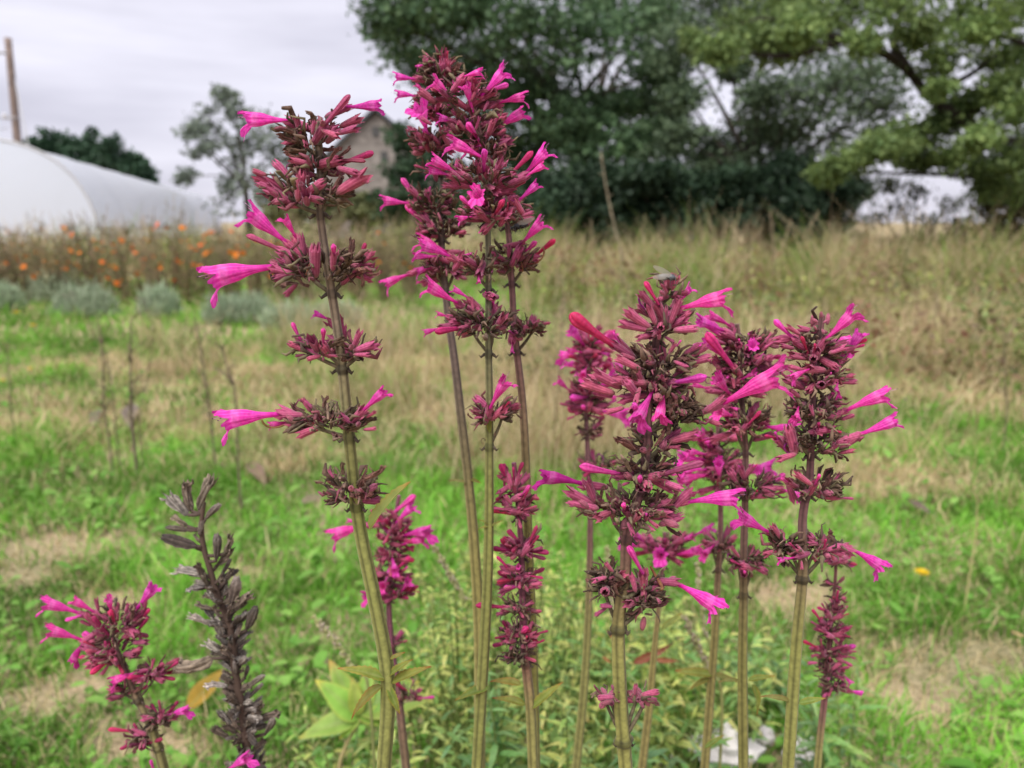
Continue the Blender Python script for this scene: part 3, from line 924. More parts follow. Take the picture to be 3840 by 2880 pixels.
def cosmos(px, Y, row, idx, nheads, r):
    x = at2(px, 560, Y).x
    st, lf, tips = CP[r.randrange(6)]
    root = empty('cosmos_plant', (x, Y, float(ground_z(x, Y))), '%s orange cosmos plant from the left in the %s row of the flower bed' % (BED_WORDS[idx], row), 'flower plant', 'orange cosmos plants in the bed')
    root.rotation_euler = (0, 0, r.uniform(0, 6.28)); s = r.uniform(.85, 1.12); root.scale = (s, s, s)
    link(bpy.data.objects.new('stems', st), root); link(bpy.data.objects.new('foliage', lf), root)
    for t in r.sample(tips, min(nheads, len(tips))):
        h = link(bpy.data.objects.new('flower_head', OH), root)
        k = r.uniform(.35, .97)
        h.location = Vector((t.x, t.y, t.z * k)) + Vector((r.uniform(-.05, .05), r.uniform(-.05, .05), .01))
        h.rotation_euler = (r.uniform(.2, 1.1), r.uniform(-.5, .5), r.uniform(0, 6.28)); q = r.uniform(.8, 1.3); h.scale = (q, q, q)


rb = random.Random(4)
for i in range(18):
    cosmos(-60 + i * 56 + rb.uniform(-12, 12), 6.6 + rb.uniform(-.2, .2), 'front', i, 5 if i < 13 else 2, rb)
for i in range(17):
    cosmos(-40 + i * 58 + rb.uniform(-12, 12), 7.3 + rb.uniform(-.2, .2), 'middle', i, 5 if i < 12 else 1, rb)
for i in range(16):
    cosmos(-50 + i * 62 + rb.uniform(-12, 12), 8.1 + rb.uniform(-.2, .2), 'back', i, 3 if i < 9 else 1, rb)


# ------------------------------------------------------------------ grey-green cushions in front of the bed
def cushion(px, py, wpx, top, label, seed):
    r = random.Random(seed)
    g = g2(px, py)
    Y = g.y
    w = wpx * S2 / FPX * Y * .5
    h = (py - top) * S2 / FPX * Y * 1.02
    base = Vector((g.x, Y, 0))
    root = empty('lavender_cushion', base, label, 'shrub', 'grey green cushions along the flower bed')
    wood = MB()
    n = 5200
    nl = 9
    lx, ly = RNG.uniform(-.62, .62, nl) * w, RNG.uniform(-.4, .4, nl) * w
    lr, lh = RNG.uniform(.30, .52, nl) * w, RNG.uniform(.55, 1.0, nl) * h
    k_ = RNG.integers(0, nl, n)
    u = RNG.random(n) * 2 * np.pi; v = RNG.random(n) ** .6
    rad = 0.70 + .38 * RNG.random(n)
    sn = np.sqrt(1 - (1 - v) ** 2)
    P = np.stack([lx[k_] + np.cos(u) * sn * lr[k_] * rad, ly[k_] + np.sin(u) * sn * lr[k_] * rad, (1 - v) * lh[k_] * rad + .015], 1)
    D = (P - np.stack([lx[k_], ly[k_], 0 * u], 1)) / np.array([w, w, h]) + RNG.normal(0, .4, (n, 3)) + np.array([0, 0, .7]); D /= np.linalg.norm(D, axis=1)[:, None]
    S = np.cross(D, RNG.normal(size=(n, 3))); S /= np.linalg.norm(S, axis=1)[:, None]
    l = (.025 + .06 * RNG.random(n) ** 2)[:, None]
    V = np.stack([P, P + D * l * .5 + S * l * .07, P + D * l, P + D * l * .5 - S * l * .07], 1).reshape(-1, 3)
    k = RNG.random((n, 1))
    C = np.repeat(np.array([.24, .33, .20]) * (1 - k) + np.array([.58, .66, .47]) * k, 4, 0)
    me = big_mesh('foliage', V, np.arange(n * 4).reshape(n, 4), C, M_HERB)
    link(bpy.data.objects.new('foliage', me), root)
    for k in range(26):
        a = r.uniform(0, 6.28); q = r.uniform(.3, .85)
        tube(wood, [(0, 0, 0), (math.cos(a) * w * q * .5, math.sin(a) * w * q * .5, h * .3), (math.cos(a) * w * q, math.sin(a) * w * q * .8, h * .75)], [.006, .004, .002], (.12, .10, .08), 4)
    wood.build('stems', M_BARK, root)


for k, (px, py, w, top, lb) in enumerate(((15, 672, 80, 612, 'grey green cushion shrub cut off by the left edge'), (112, 655, 120, 588, 'tallest grey green cushion shrub left of centre of the row'),
                                          (190, 684, 150, 612, 'broad grey green cushion shrub in front of the tallest one'), (338, 690, 100, 622, 'round grey green cushion shrub behind the thickest dry stalk'),
                                          (500, 700, 165, 638, 'widest low grey green cushion shrub left of the tallest flower stem'), (630, 712, 110, 652, 'low grey green cushion shrub just behind the tallest flower stem'),
                                          (735, 705, 110, 655, 'small grey green cushion shrub right of the tallest flower stem'))):
    cushion(px, py, w, top, lb, k)


# ------------------------------------------------------------------ dry weed stalks in the lawn
def dry_stalk(pts, Y, r0, label, seed, twigs=14, col=(.16, .12, .085), grp='dry weed stalks in the lawn'):
    r = random.Random(seed)
    P = [at2(x, y, Y) for x, y in pts]
    b = Vector((P[-1].x, Y, float(ground_z(P[-1].x, Y))))
    root = empty('dry_stalk', b, label, 'dry stalk', grp)
    mb = MB()
    p = spline([b + Vector((0, 0, -.02))] + P[::-1], 16)
    tube(mb, p, [r0 * (1 - .6 * i / 15) for i in range(16)], col, 6)
    for k in range(twigs):
        q = p[r.randrange(4, 16)]
        d = Vector((r.uniform(-1, 1), r.uniform(-.6, .6), r.uniform(.2, 1.4))).normalized() * r.uniform(.02, .07)
        tube(mb, [q, q + d * .5 + Vector((0, 0, .003)), q + d], [r0 * .4, r0 * .3, r0 * .2], col, 4)
    mb.build('stalk', M_BARK, root, origin=b)
    sh = MB()
    for k in range(twigs * 5):
        q = p[r.randrange(5, 16)] + Vector((r.gauss(0, .018), r.gauss(0, .018), r.gauss(0, .012)))
        s_ = r.uniform(.004, .010); dd = Vector((r.uniform(-1, 1), r.uniform(-1, 1), r.uniform(-.5, 1))).normalized(); sd2 = dd.orthogonal().normalized() * s_ * .35
        cc = r.choice([(.20, .15, .10), (.28, .22, .14), (.13, .10, .075), (.19, .18, .08)])
        sh.add([q, q + dd * s_ * .5 + sd2, q + dd * s_, q + dd * s_ * .5 - sd2], [(0, 1, 2, 3)], cc)
    sh.build('seed_husks', M_HERB, root, origin=b, smooth=False)['kind'] = 'stuff'


dry_stalk([(283, 690), (282, 780), (283, 860), (285, 915)], 2.0, .005, 'thickest dry weed stalk in the left lawn', 1)
dry_stalk([(215, 690), (222, 780), (222, 860), (232, 925)], 2.0, .003, 'paired dry stalk left of the thickest dry weed stalk', 2, 16)
dry_stalk([(205, 690), (232, 790), (248, 880), (250, 930)], 2.05, .0022, 'thin bent dry stalk crossing the paired one at left', 3, 10)
dry_stalk([(418, 670), (435, 760), (448, 850), (458, 930)], 2.0, .0035, 'tall dry weed stalk leaning left, right of the thickest one', 4, 16)
dry_stalk([(478, 740), (490, 790), (508, 850), (515, 1010)], 1.75, .0035, 'dry weed stalk beside the lowest pink flower of the tall stem', 5, 12)
dry_stalk([(330, 700), (325, 780), (310, 860), (300, 920)], 2.05, .0018, 'thin dry stalk just right of the thickest dry weed stalk', 6, 8)
dry_stalk([(12, 740), (18, 790), (22, 850), (24, 880)], 2.3, .0022, 'thin dry stalk at the far left edge of the lawn', 7, 8)
dry_stalk([(2165, 690), (2170, 760), (2172, 830), (2175, 900)], 2.2, .0025, 'thin brown dry stalk near the right edge', 8, 8)
dry_stalk([(1215, 640), (1212, 760), (1205, 850), (1200, 890)], 2.2, .0030, 'dark dry weed stalk behind the blurred middle flower stem', 9, 14)
dry_stalk([(1298, 330), (1312, 420), (1330, 500), (1345, 570)], 6.0, .010, 'tall pale leaning dead stalk in front of the dark hedge', 10, 5, (.30, .25, .17), 'dead stalks by the hedge')
dry_stalk([(1664, 455), (1668, 500), (1672, 560)], 7.0, .010, 'short pale upright dead stalk before the dark hedge', 11, 3, (.26, .2, .13), 'dead stalks by the hedge')
dry_stalk([(1590, 490), (1602, 530), (1615, 580)], 7.0, .011, 'short pale leaning dead stalk left of the upright one', 12, 3, (.30, .22, .14), 'dead stalks by the hedge')
dry_stalk([(1958, 888), (2010, 955), (2060, 1020), (2112, 1092)], 1.25, .0016, 'long thin straw stalk leaning across the lawn right of the flowers', 13, 2, (.40, .36, .16))

# ================================================================== FLOWER PROTOTYPES (unit length along +Z, upper lip towards +Y)
def smooth(t):
    t = min(max(t, 0), 1)
    return t * t * (3 - 2 * t)


def lerp_tab(tab, x):
    for (a, va), (b, vb) in zip(tab, tab[1:]):
        if x <= b:
            return va + (vb - va) * (x - a) / (b - a)
    return tab[-1][1]


PINK = np.array([0.82, 0.030, 0.42]); PINK_L = np.array([0.95, 0.19, 0.65]); PINK_D = np.array([0.54, 0.008, 0.26])
CORAL = np.array([0.60, 0.024, 0.145]); CORAL_L = np.array([0.74, 0.075, 0.26])


def corolla_mesh(seed, bend=0.0, open_=1.0, tint=None, dark=1.0):
    r = random.Random(seed)
    mb = MB()
    nth, nt = 40, 10
    V, C = [], []
    # lip length by angle; 90 is up, 270 down
    tab = [(-90, .27), (-70, .34), (-48, .29), (-34, .07), (-10, .17), (12, .16), (28, .05), (45, .20), (70, .275), (84, .27), (90, .235), (96, .27), (110, .275), (135, .20), (152, .05), (168, .16), (190, .17), (214, .07), (228, .29), (250, .34), (270, .27)]
    flare = [(-90, 1.75), (-50, 1.55), (-30, 1.2), (0, 1.15), (30, .6), (60, .22), (90, .10), (120, .22), (150, .6), (180, 1.15), (210, 1.2), (230, 1.55), (270, 1.75)]
    phs = [r.uniform(0, 6.28) for _ in range(4)]
    zt = .70

    def prof(z):
        q = z / zt
        return .036 + .012 * q + .082 * smooth((q - .22) / .78) * (.75 + .25 * open_)
    rows = []
    for i in range(nt + 1):
        z = zt * i / nt
        row = []
        for k in range(nth):
            th = -math.pi / 2 + 2 * math.pi * k / nth
            rr = prof(z) * (1 + (.06 * math.sin(5 * th + phs[0]) + .05 * math.sin(8 * th + phs[1] + 2 * z)) * (.3 + .7 * i / nt) + .04 * math.sin(7 * z * 3 + phs[2] + 2 * th))
            row.append((Vector((rr * math.cos(th) * .86, rr * math.sin(th) * 1.08, z)), i / nt * .7, th))
        rows.append(row)
    nl = 5
    for j in range(1, nl + 1):
        s = j / nl
        row = []
        for k in range(nth):
            th = -math.pi / 2 + 2 * math.pi * k / nth
            deg = math.degrees(th)
            Lp = lerp_tab(tab, deg) * r.uniform(.88, 1.1) * (.45 + .55 * open_)
            fl = lerp_tab(flare, deg) * (.35 + .65 * open_)
            rim = rows[nt][k][0]
            rad = Vector((math.cos(th), math.sin(th), 0))
            # the lip bends outwards as it goes
            p = rim.copy(); m = 10
            for q in range(m):
                ss = s * (q + .5) / m
                a = fl * ss ** .8
                p += (Vector((0, 0, 1)) * math.cos(a) + rad * math.sin(a)) * (Lp * s / m)
            nb = Vector((rad.x, rad.y, 0))
            p += nb * (.022 * math.sin(9 * th + phs[1]) + .014 * math.sin(16 * th + phs[2])) * s * s
            p += Vector((0, 0, 1)) * (.018 * math.sin(11 * th + phs[3])) * s * s
            row.append((p, .7 + .3 * s, th))
        rows.append(row)
    for ri, row in enumerate(rows):
        for (p, u, th) in row:
            y = bend * (p.z ** 2) * .9
            V.append(Vector((p.x, p.y + y, p.z)))
            st = .5 + .5 * math.sin(th * 13 + phs[0])
            base = PINK_D * (.5 - .5 * st) + PINK * .5 + PINK_L * .5 * st if u > .2 else PINK * .85
            if tint is not None:
                base = base * .25 + np.array(tint) * .75
            if .60 < u < .74: base = base * .72 + np.array([.95, .35, .74]) * .28
            if u > .95: base = base * .86
            C.append(base * dark)
    F = []
    R_ = len(rows)
    for i in range(R_ - 1):
        for k in range(nth):
            F.append((i * nth + k, i * nth + (k + 1) % nth, (i + 1) * nth + (k + 1) % nth, (i + 1) * nth + k))
    mb.add(V, F, np.array(C), 0)
    # stamens and forked style under the upper lip
    if open_ > .6:
        for x0, y0, zz, rr, cc in ((-.018, .035, .90, .0045, (.62, .28, .5)), (.018, .035, .92, .0045, (.62, .28, .5)), (.0, .055, 1.03 + r.uniform(-.03, .06), .0042, (.72, .40, .62))):
            pts = [Vector((x0 * .5, y0 * .5 + bend * .2, .45)), Vector((x0, y0 + bend * .45, .7)), Vector((x0 * 1.6, y0 * 1.3 + bend * .75, .85)), Vector((x0 * 2, y0 * 1.2 + bend * .9 * zz, zz))]
            tube(mb, spline(pts, 7), rr, cc, 4)
            ellipsoid(mb, pts[-1], (.011, .008, .013), (.10, .04, .10), nu=6, nv=4)
    return mb.mesh('flower', M_PETAL)


def bud_mesh(seed, bend=0.0, club=1.0, colA=CORAL, colB=CORAL_L):
    r = random.Random(seed)
    mb = MB(); nth = 16
    tab = [(0, .05), (.25, .055), (.5, .072), (.72, .098 * club), (.84, .108 * club), (.92, .095 * club), (.97, .06 * club), (1.0, .012)]
    zs = [0, .1, .2, .3, .4, .5, .6, .7, .78, .85, .9, .94, .97, .99, 1.0]
    V, C = [], []
    ph = r.uniform(0, 6.28)
    for z in zs:
        for k in range(nth):
            th = 2 * math.pi * k / nth
            rr = lerp_tab(tab, z) * (1 + (.10 * math.sin(3 * th + ph) + .05 * math.sin(5 * th)) * smooth((z - .45) / .5))
            V.append(Vector((rr * math.cos(th) * .9, rr * math.sin(th) * 1.05 + bend * z * z, z + (.015 * math.sin(2 * th + ph) if z > .93 else 0))))
            st = .5 + .5 * math.sin(5 * th + ph)
            C.append((colA * (1 - .75 * st) + colB * .75 * st) * (.72 + .36 * z) * (1 - .35 * (st < .12) * (z > .4)))
    F = []
    for i in range(len(zs) - 1):
        for k in range(nth):
            F.append((i * nth + k, i * nth + (k + 1) % nth, (i + 1) * nth + (k + 1) % nth, (i + 1) * nth + k))
    F.append(tuple((len(zs) - 1) * nth + k for k in range(nth)))
    mb.add(V, F, np.array(C))
    return mb.mesh('bud', M_PETAL)


CAL = np.array([0.335, 0.047, 0.118]); CAL_L = np.array([0.62, 0.165, 0.285]); CAL_G = np.array([0.17, 0.115, 0.075]); CAL_B = np.array([0.105, 0.060, 0.038])


def calyx_mesh(seed, w=1.0, kind='live', tone=None):
    """ribbed tube with five teeth"""
    r = random.Random(seed)
    mb = MB(); nth = 20
    dead = kind == 'dead'
    V, C = [], []
    zs = [0, .06, .15, .3, .45, .6, .72, .8, .88, .95, 1.0]
    tab = [(0, .045), (.06, .085), (.15, .115), (.4, .135), (.6, .148), (.8, .155), (1, .165)]
    if kind == 'bud': tab = [(0, .06), (.06, .13), (.2, .2), (.5, .24), (.75, .2), (.9, .12), (1, .05)]
    ph = [r.uniform(0, 6.28) for _ in range(6)]
    tip = r.uniform(.0, .25)
    sq = r.uniform(.45, .8) if dead else r.uniform(.85, 1)
    bx, by = (r.uniform(-.3, .3), r.uniform(-.3, .3)) if dead else (r.uniform(-.07, .07), r.uniform(-.07, .07))
    for z in zs:
        for k in range(nth):
            th = 2 * math.pi * k / nth
            tooth = abs(((th * 5 / (2 * math.pi)) % 1) - .5) * 2       # 1 at tooth tip, 0 in the notch
            zz = z
            if z > .72: zz = .72 + (z - .72) * (.12 + .88 * tooth) * (1.0 if not dead else r.uniform(.5, 1.1))
            rr = lerp_tab(tab, z) * w * (1 + .06 * math.cos(10 * th))
            if z > .8 and kind == 'live': rr *= 1 + tip * (z - .8) * 4
            if kind == 'live' and tip < .08 and z > .8: rr *= 1 - (z - .8) * 2.2
            if dead:
                rr *= 1 + .42 * math.sin(3 * th + ph[0] + 4 * z) + .3 * math.sin(5 * th + ph[1] - 6 * z) + r.uniform(-.18, .18)
            V.append(Vector((rr * math.cos(th) + bx * z * z, rr * math.sin(th) * sq + by * z * z, zz)))
            rib = .5 + .5 * math.cos(10 * th)
            if dead:
                c = CAL_B * (.7 + .6 * r.random())
                c = c * .85 + np.array([.26, .19, .125]) * .15 * rib + (np.array([.06, .01, .02]) if seed % 2 else 0)
            else:
                c = CAL * (1 - .55 * rib) + CAL_L * .55 * rib
                g = smooth((.22 - z) / .22) * .6
                c = c * (1 - g) + CAL_G * g
                if kind == 'bud': c = c * .6 + np.array([.27, .12, .12]) * .4
            if tone is not None: c = np.array(tone) * (.45 + .9 * rib * r.uniform(.5, 1.2)) * (.7 + .6 * z)
            C.append(c)
    F = []
    for i in range(len(zs) - 1):
        for k in range(nth):
            F.append((i * nth + k, i * nth + (k + 1) % nth, (i + 1) * nth + (k + 1) % nth, (i + 1) * nth + k))
    F.append(tuple(reversed(range(nth))))
    mb.add(V, F, np.array(C))
    return mb.mesh('calyx', M_DEAD if dead else M_CALYX, not dead)


def curl_mesh(seed, turn=3.6, colA=(.30, .04, .17), colB=(.22, .10, .08), rad=.06, mat=None):
    """withered corolla: a flattened shrivelled tube rolled over; unit = straight length"""
    r = random.Random(seed)
    mb = MB(); n = 22; nth = 10
    V, C = [], []
    p = Vector((0, 0, 0)); a = 0
    for i in range(n + 1):
        t = i / n
        for k in range(nth):
            th = 2 * math.pi * k / nth
            rr = rad * (.65 + .6 * t) * (1 + .25 * math.sin(3 * th + 9 * t + seed)) * (1 if t < .9 else (1.15 - t) * 4)
            off = Vector((math.cos(th) * rr, 0, 0)) + (Vector((0, math.cos(a), -math.sin(a)))) * math.sin(th) * rr * .55
            V.append(p + off)
            kk = min(max(t * 1.3 - .3 + r.uniform(-.15, .15), 0), 1)
            C.append(np.array(colA) * (1 - kk) + np.array(colB) * kk)
        a += turn / n * (.3 + 1.4 * t)
        p = p + Vector((0, math.sin(a), math.cos(a))) / n
    F = []
    for i in range(n):
        for k in range(nth):
            F.append((i * nth + k, i * nth + (k + 1) % nth, (i + 1) * nth + (k + 1) % nth, (i + 1) * nth + k))
    F.append(tuple(n * nth + k for k in range(nth)))
    mb.add(V, F, np.array(C))
    return mb.mesh('withered_flower', mat or M_PETAL)


def leaf_mesh(seed, width=.26, fold=.35, bend=.25, twist=.3, serr=.012, colA=(.20, .26, .05), colB=(.42, .36, .08), tipc=(.38, .16, .05), name='leaf'):
    """lance-shaped leaf, unit length along +Z, upper face +Y"""
    r = random.Random(seed)
    n, m = 18, 6
    V, C, F = [], [], []
    for i in range(n + 1):
        t = i / n
        w = width * .5 * (math.sin(math.pi * min(t * 1.0, 1) ** .72) ** .9) * (1 - .15 * t) + .008
        w += serr * (1 if i % 2 else -1) * math.sin(math.pi * t)
        tw = twist * t
        for j in range(m + 1):
            s = (j / m - .5) * 2
            x = s * w; y = abs(s) * w * fold + .012 * math.sin(9 * t + 3 * s + seed) - bend * t * t
            xx = x * math.cos(tw) - y * math.sin(tw) * .3
            V.append(Vector((xx, y + x * math.sin(tw), t * (1 - .15 * abs(bend) * t))))
            k = min(max((abs(s) * .5 + t * .6 - .35 + r.uniform(-.15, .15)), 0), 1)
            c = np.array(colA) * (1 - k) + np.array(colB) * k
            if abs(s) < .1: c = c * .6 + np.array([.40, .42, .16]) * .4
            k2 = smooth((t - .78) / .2) * .8 + smooth((abs(s) - .85) / .15) * .35
            C.append(c * (1 - k2) + np.array(tipc) * k2)
    for i in range(n):
        for j in range(m):
            a = i * (m + 1) + j
            F.append((a, a + 1, a + m + 2, a + m + 1))
    mb = MB(); mb.add(V, F, np.array(C))
    return mb.mesh(name, M_LEAF)


PR = {
    'f': [corolla_mesh(1, .05), corolla_mesh(2, -.10), corolla_mesh(3, -.16, .9), corolla_mesh(4, .0, .8), corolla_mesh(5, .10, 1.0), corolla_mesh(6, -.2, .75), corolla_mesh(7, .14, .85), corolla_mesh(8, -.04, 1.1)],
    'h': [corolla_mesh(11, -.04, .38), corolla_mesh(12, .06, .30), corolla_mesh(13, .0, .2)],                     # half closed
    'd': [corolla_mesh(21, -.22, .6, (.45, .012, .26), .85), corolla_mesh(22, -.2, .45, (.40, .02, .22), .9)],      # dark, fading
    'b': [bud_mesh(1), bud_mesh(2, .06, 1.12), bud_mesh(3, -.05, .9), bud_mesh(4, .04, 1.0, PINK * .95, PINK_L)],
    'm': [bud_mesh(6, .02, .85, CAL * 1.3, CORAL * .95), bud_mesh(7, -.03, .8, CAL * 1.3, CAL_L)],              # maroon bud
    'p': [bud_mesh(8, .02, 1.0, PINK, PINK_L), bud_mesh(9, -.05, 1.1, PINK, PINK_L)],                            # magenta bud
    'c': [calyx_mesh(1), calyx_mesh(2, .92), calyx_mesh(3, 1.08), calyx_mesh(4, .95), calyx_mesh(5, 1.0), calyx_mesh(6, .88)],
    'x': [calyx_mesh(11, .75, 'dead'), calyx_mesh(12, .9, 'dead'), calyx_mesh(13, .65, 'dead'), calyx_mesh(14, .8, 'dead'), calyx_mesh(15, .7, 'dead')],
    's': [calyx_mesh(21, 1.0, 'bud'), calyx_mesh(22, .9, 'bud'), calyx_mesh(23, 1.1, 'bud')],
    'w': [curl_mesh(1, 3.4), curl_mesh(2, 4.4, (.34, .03, .24), (.26, .03, .2)), curl_mesh(3, 2.2, (.30, .12, .06), (.34, .18, .08), .045), curl_mesh(4, 5.2, (.20, .12, .07), (.13, .085, .055), .05)],
}
PR_NAME = {'f': 'flower', 'h': 'flower', 'd': 'flower', 'b': 'bud', 'm': 'bud', 'p': 'bud', 'c': 'calyx', 'x': 'dry_calyx', 's': 'calyx_bud', 'w': 'withered_flower'}
LEAVES = [leaf_mesh(1), leaf_mesh(2, .24, .5, .1, -.3), leaf_mesh(3, .28, .3, .45, .4, colA=(.25, .28, .06), colB=(.50, .36, .07), tipc=(.45, .14, .04)), leaf_mesh(4, .22, .9, .15, .2, colA=(.30, .32, .09), colB=(.42, .38, .12))]


def frame(base, tip, ref):
    z = (tip - base); Ln = z.length; z = z / Ln
    y = ref - z * ref.dot(z)
    if y.length < 1e-4: y = z.orthogonal()
    y.normalize(); x = y.cross(z)
    M = Matrix(((x.x, y.x, z.x), (x.y, y.y, z.y), (x.z, y.z, z.z))).to_4x4()
    M = M @ Matrix.Diagonal((Ln, Ln, Ln, 1)); M.translation = base
    return M


# zoom windows of the photograph used for reading positions: origin and scale to the 3840 frame
WIN = {'R1': (700, 300, .51236), 'R2': (700, 1050, .51236), 'R3': (1350, 150, .48222), 'R4': (1400, 900, .48222), 'R5': (1950, 980, .5425), 'R6': (1950, 1700, .5425),
       'R7': (2600, 1100, .51236), 'R8': (2600, 1850, .51236), 'N': (0, 1700, .7112), 'Q': (1000, 1750, .68114), 'T': (1900, 2100, .47015), 'U': (2840, 2000, .5305), 'O': (0, 0, S2)}


def px(win, x, y):
    a = WIN[win]
    return a[0] + x * a[2], a[1] + y * a[2]


class Stalk:
    """one flowering stem: Empty > stem, leaves, whorls (> flowers, buds, calyces)"""

    def __init__(s, label, path, Y, w, seed, upper=(.21, .15, .11), lower=(.235, .235, .068), lowY=None, name='hyssop_stem', cat='flower stem', group='flowering hyssop stems', extra=.105, buddy=.0, turn=.30):
        s.extra = extra
        s.buddy = buddy
        s.r = random.Random(seed)
        s.Y = Y
        lowY = Y if lowY is None else lowY
        pts = []
        n = len(path)
        for i, (x, y) in enumerate(path):
            pts.append(at2(x, y, Y + (lowY - Y) * i / max(n - 1, 1)))
        e = pts[-1] + (pts[-1] - pts[-2]).normalized() * .10
        base = Vector((e.x, e.y + .01, 0))
        s.base = base
        s.top = pts[0]
        s.root = empty(name, base, label, cat, group)
        full = pts + [Vector((e.x, e.y, max(e.z, .12))), base + Vector((0, 0, -.01))]
        P = spline(full, 380)
        s.P = P
        s.w = w
        zt, zb = pts[0].z, pts[-1].z
        s.zt, s.zb = zt, zb
        s.upper, s.lower = np.array(upper), np.array(lower)
        s.turn = turn
        s.nodes = []
        s.whorls = []

    def tpos(s, z):
        return min(max((s.zt - z) / (s.zt - s.zb), 0), 1.3)

    def axis_at(s, v2y):
        """stem point seen at overview row y"""
        best = None
        tgt = v2y * S2
        for p in s.P:
            d = p - CAMP
            v = 1440 - FPX * d.dot(UPV) / d.dot(FWD)
            if best is None or abs(v - tgt) < best[0]:
                best = (abs(v - tgt), p)
        return best[1]

    def finish(s):
        P = s.P
        rad, cols = [], []
        for p in P:
            t = s.tpos(p.z)
            r0 = s.w * (.42 + .58 * smooth(t * 1.05))
            k = smooth((t - s.turn) / .35)
            c = s.upper * (1 - k) + s.lower * k
            for nz_ in s.nodes:
                d = abs(p.z - nz_)
                if d < .0022: r0 *= 1.0 + .20 * (1 - d / .0022); c = c * .6
            rad.append(r0); cols.append(c)
        # add denser samples near nodes by resampling at 3x
        mb = MB()
        st = [1.12, 1.0, .78, .60, .78, 1.0, 1.12, .92, .72, .62, .82, 1.05]
        tube(mb, P, rad, np.array(cols), 16, square=.10, stripes=[1.15, 1.0, .46, 1.0] * 4)
        mb.build('stem', M_STEM, s.root, origin=s.base)

    def whorl(s, win, cx, cy, hw, hh, live=8, dead=8, small=3, core=34, spec='', node=None, wm=1.0, up=.5, cl=.0115, coral=0):
        """win px centre, half width and half height in that window's px; spec = explicit flowers"""
        r = s.r
        u, v = px(win, cx, cy)
        ax = s.axis_at(v / S2)
        c = at(u, v, ax.y)
        k = WIN[win][2] / FPX * ax.y
        hw *= k; hh *= k
        mb = MB()
        # dense dry bracts and spent calyces close to the stem
        for i in range(int(core * 1.25)):
            a = r.uniform(0, 6.28); q = r.uniform(.15, .72)
            b = c + Vector((math.cos(a) * hw * q, math.sin(a) * hw * q * .8, r.uniform(-.75, .6) * hh))
            d = Vector((math.cos(a) * r.uniform(.4, 1.2), math.sin(a) * r.uniform(.4, 1.2), r.uniform(-.35, 1.2))).normalized()
            l = r.uniform(.0035, .0085) * wm
            col = np.array(r.choice([(.11, .07, .048), (.075, .05, .037), (.18, .12, .085), (.18, .055, .07), (.15, .125, .07)])) * r.uniform(.75, 1.25)
            o1 = d.orthogonal().normalized(); o2 = d.cross(o1)
            wv = l * r.uniform(.055, .13)
            pts = [b, b + d * l * .35, b + d * l * .75 + o1 * r.uniform(-.15, .15) * l, b + d * l + (o1 * r.uniform(-.4, .4) + o2 * r.uniform(-.4, .4)) * l]
            tube(mb, pts, [wv * .6, wv * r.uniform(.7, 1.4), wv * r.uniform(.5, 1.3), wv * r.uniform(.1, .7)], [col * .8, col, col * 1.1, col * 1.2], 5)
        # short stalks of the two opposite cymes
        nd = Vector(c) + Vector((0, 0, -hh * 1.1)) if node is None else at(*px(win, *node), ax.y)
        axn = s.axis_at((CAM_H and (1440 - FPX * (nd - CAMP).dot(UPV) / (nd - CAMP).dot(FWD)) / S2))
        nd = Vector((axn.x, axn.y, axn.z))
        s.nodes.append(nd.z)
        for sg in (-1, 1):
            e = c + Vector((sg * hw * .35, r.uniform(-.2, .2) * hw, -hh * .35))
            tube(mb, spline([nd, nd.lerp(e, .55) + Vector((sg * hw * .05, 0, 0)), e], 6), [s.w * .34, s.w * .30, s.w * .28, s.w * .26, s.w * .24, s.w * .2], (.13, .105, .065), 6)
            # small dry bract hanging at the node
            e2 = nd + Vector((sg * s.w * 1.25, -s.w * .5, -s.w * .5))
            tube(mb, [nd + Vector((sg * s.w * .6, 0, 0)), e2, e2 + Vector((sg * .001, 0, .0012))], [s.w * .28, s.w * .2, s.w * .05], (.10, .075, .055), 5)
        wo = mb.build('flower_whorl', M_CORE, s.root, origin=c)
        wo.location = c - s.base
        # builds are relative to the whorl centre
        sty = Vector((ax.x, ax.y, c.z))

        def put(kind, base, tip, ref=None, i=None):
            pr = PR[kind]
            me = pr[r.randrange(len(pr)) if i is None else i]
            o = bpy.data.objects.new(PR_NAME[kind], me)
            link(o, wo)
            if ref is None:
                inw = sty - base
                ref = Vector((0, 0, 1)) + (inw.normalized() * .5 if inw.length > 1e-6 else Vector((0, 0, 0))) + Vector((r.uniform(-.25, .25), r.uniform(-.25, .25), 0))
            o.matrix_basis = Matrix.Translation(-c) @ frame(base, tip, ref)
            return o

        # ---- explicit flowers read from the photograph
        for item in spec.split(';'):
            item = item.split()
            if not item: continue
            kind = item[0]
            idx = None
            if len(kind) > 1: idx = int(kind[1:]); kind = kind[0]
            bx, by = map(float, item[1].split(',')); tx, ty = map(float, item[2].split(','))
            tow = r.uniform(-.15, .25); back = 0
            nocal = False
            for ex in item[3:]:
                if ex == 'back': back = 1
                elif ex == 'nc': nocal = True
                else: tow = float(ex)
            bu, bv = px(win, bx, by)
            b0 = at(bu, bv, ax.y)
            dx = b0.x - ax.x
            rr = .0075
            dep = math.sqrt(max(0, rr * rr - dx * dx * .5)) if abs(dx) < rr * 1.4 else 0
            yb = ax.y + (dep if back else -dep) + r.uniform(-.002, .002)
            base = at(bu, bv, yb)
            tu, tv = px(win, tx, ty)
            t0 = at(tu, tv, yb)
            Ls = max((t0 - base).length, .0045)
            tip = at(tu, tv, yb - tow * Ls)
            if kind == 'w':
                d = tip - base
                put('w', base, base + d, None, idx)
                continue
            put(kind, base, tip, None, idx)
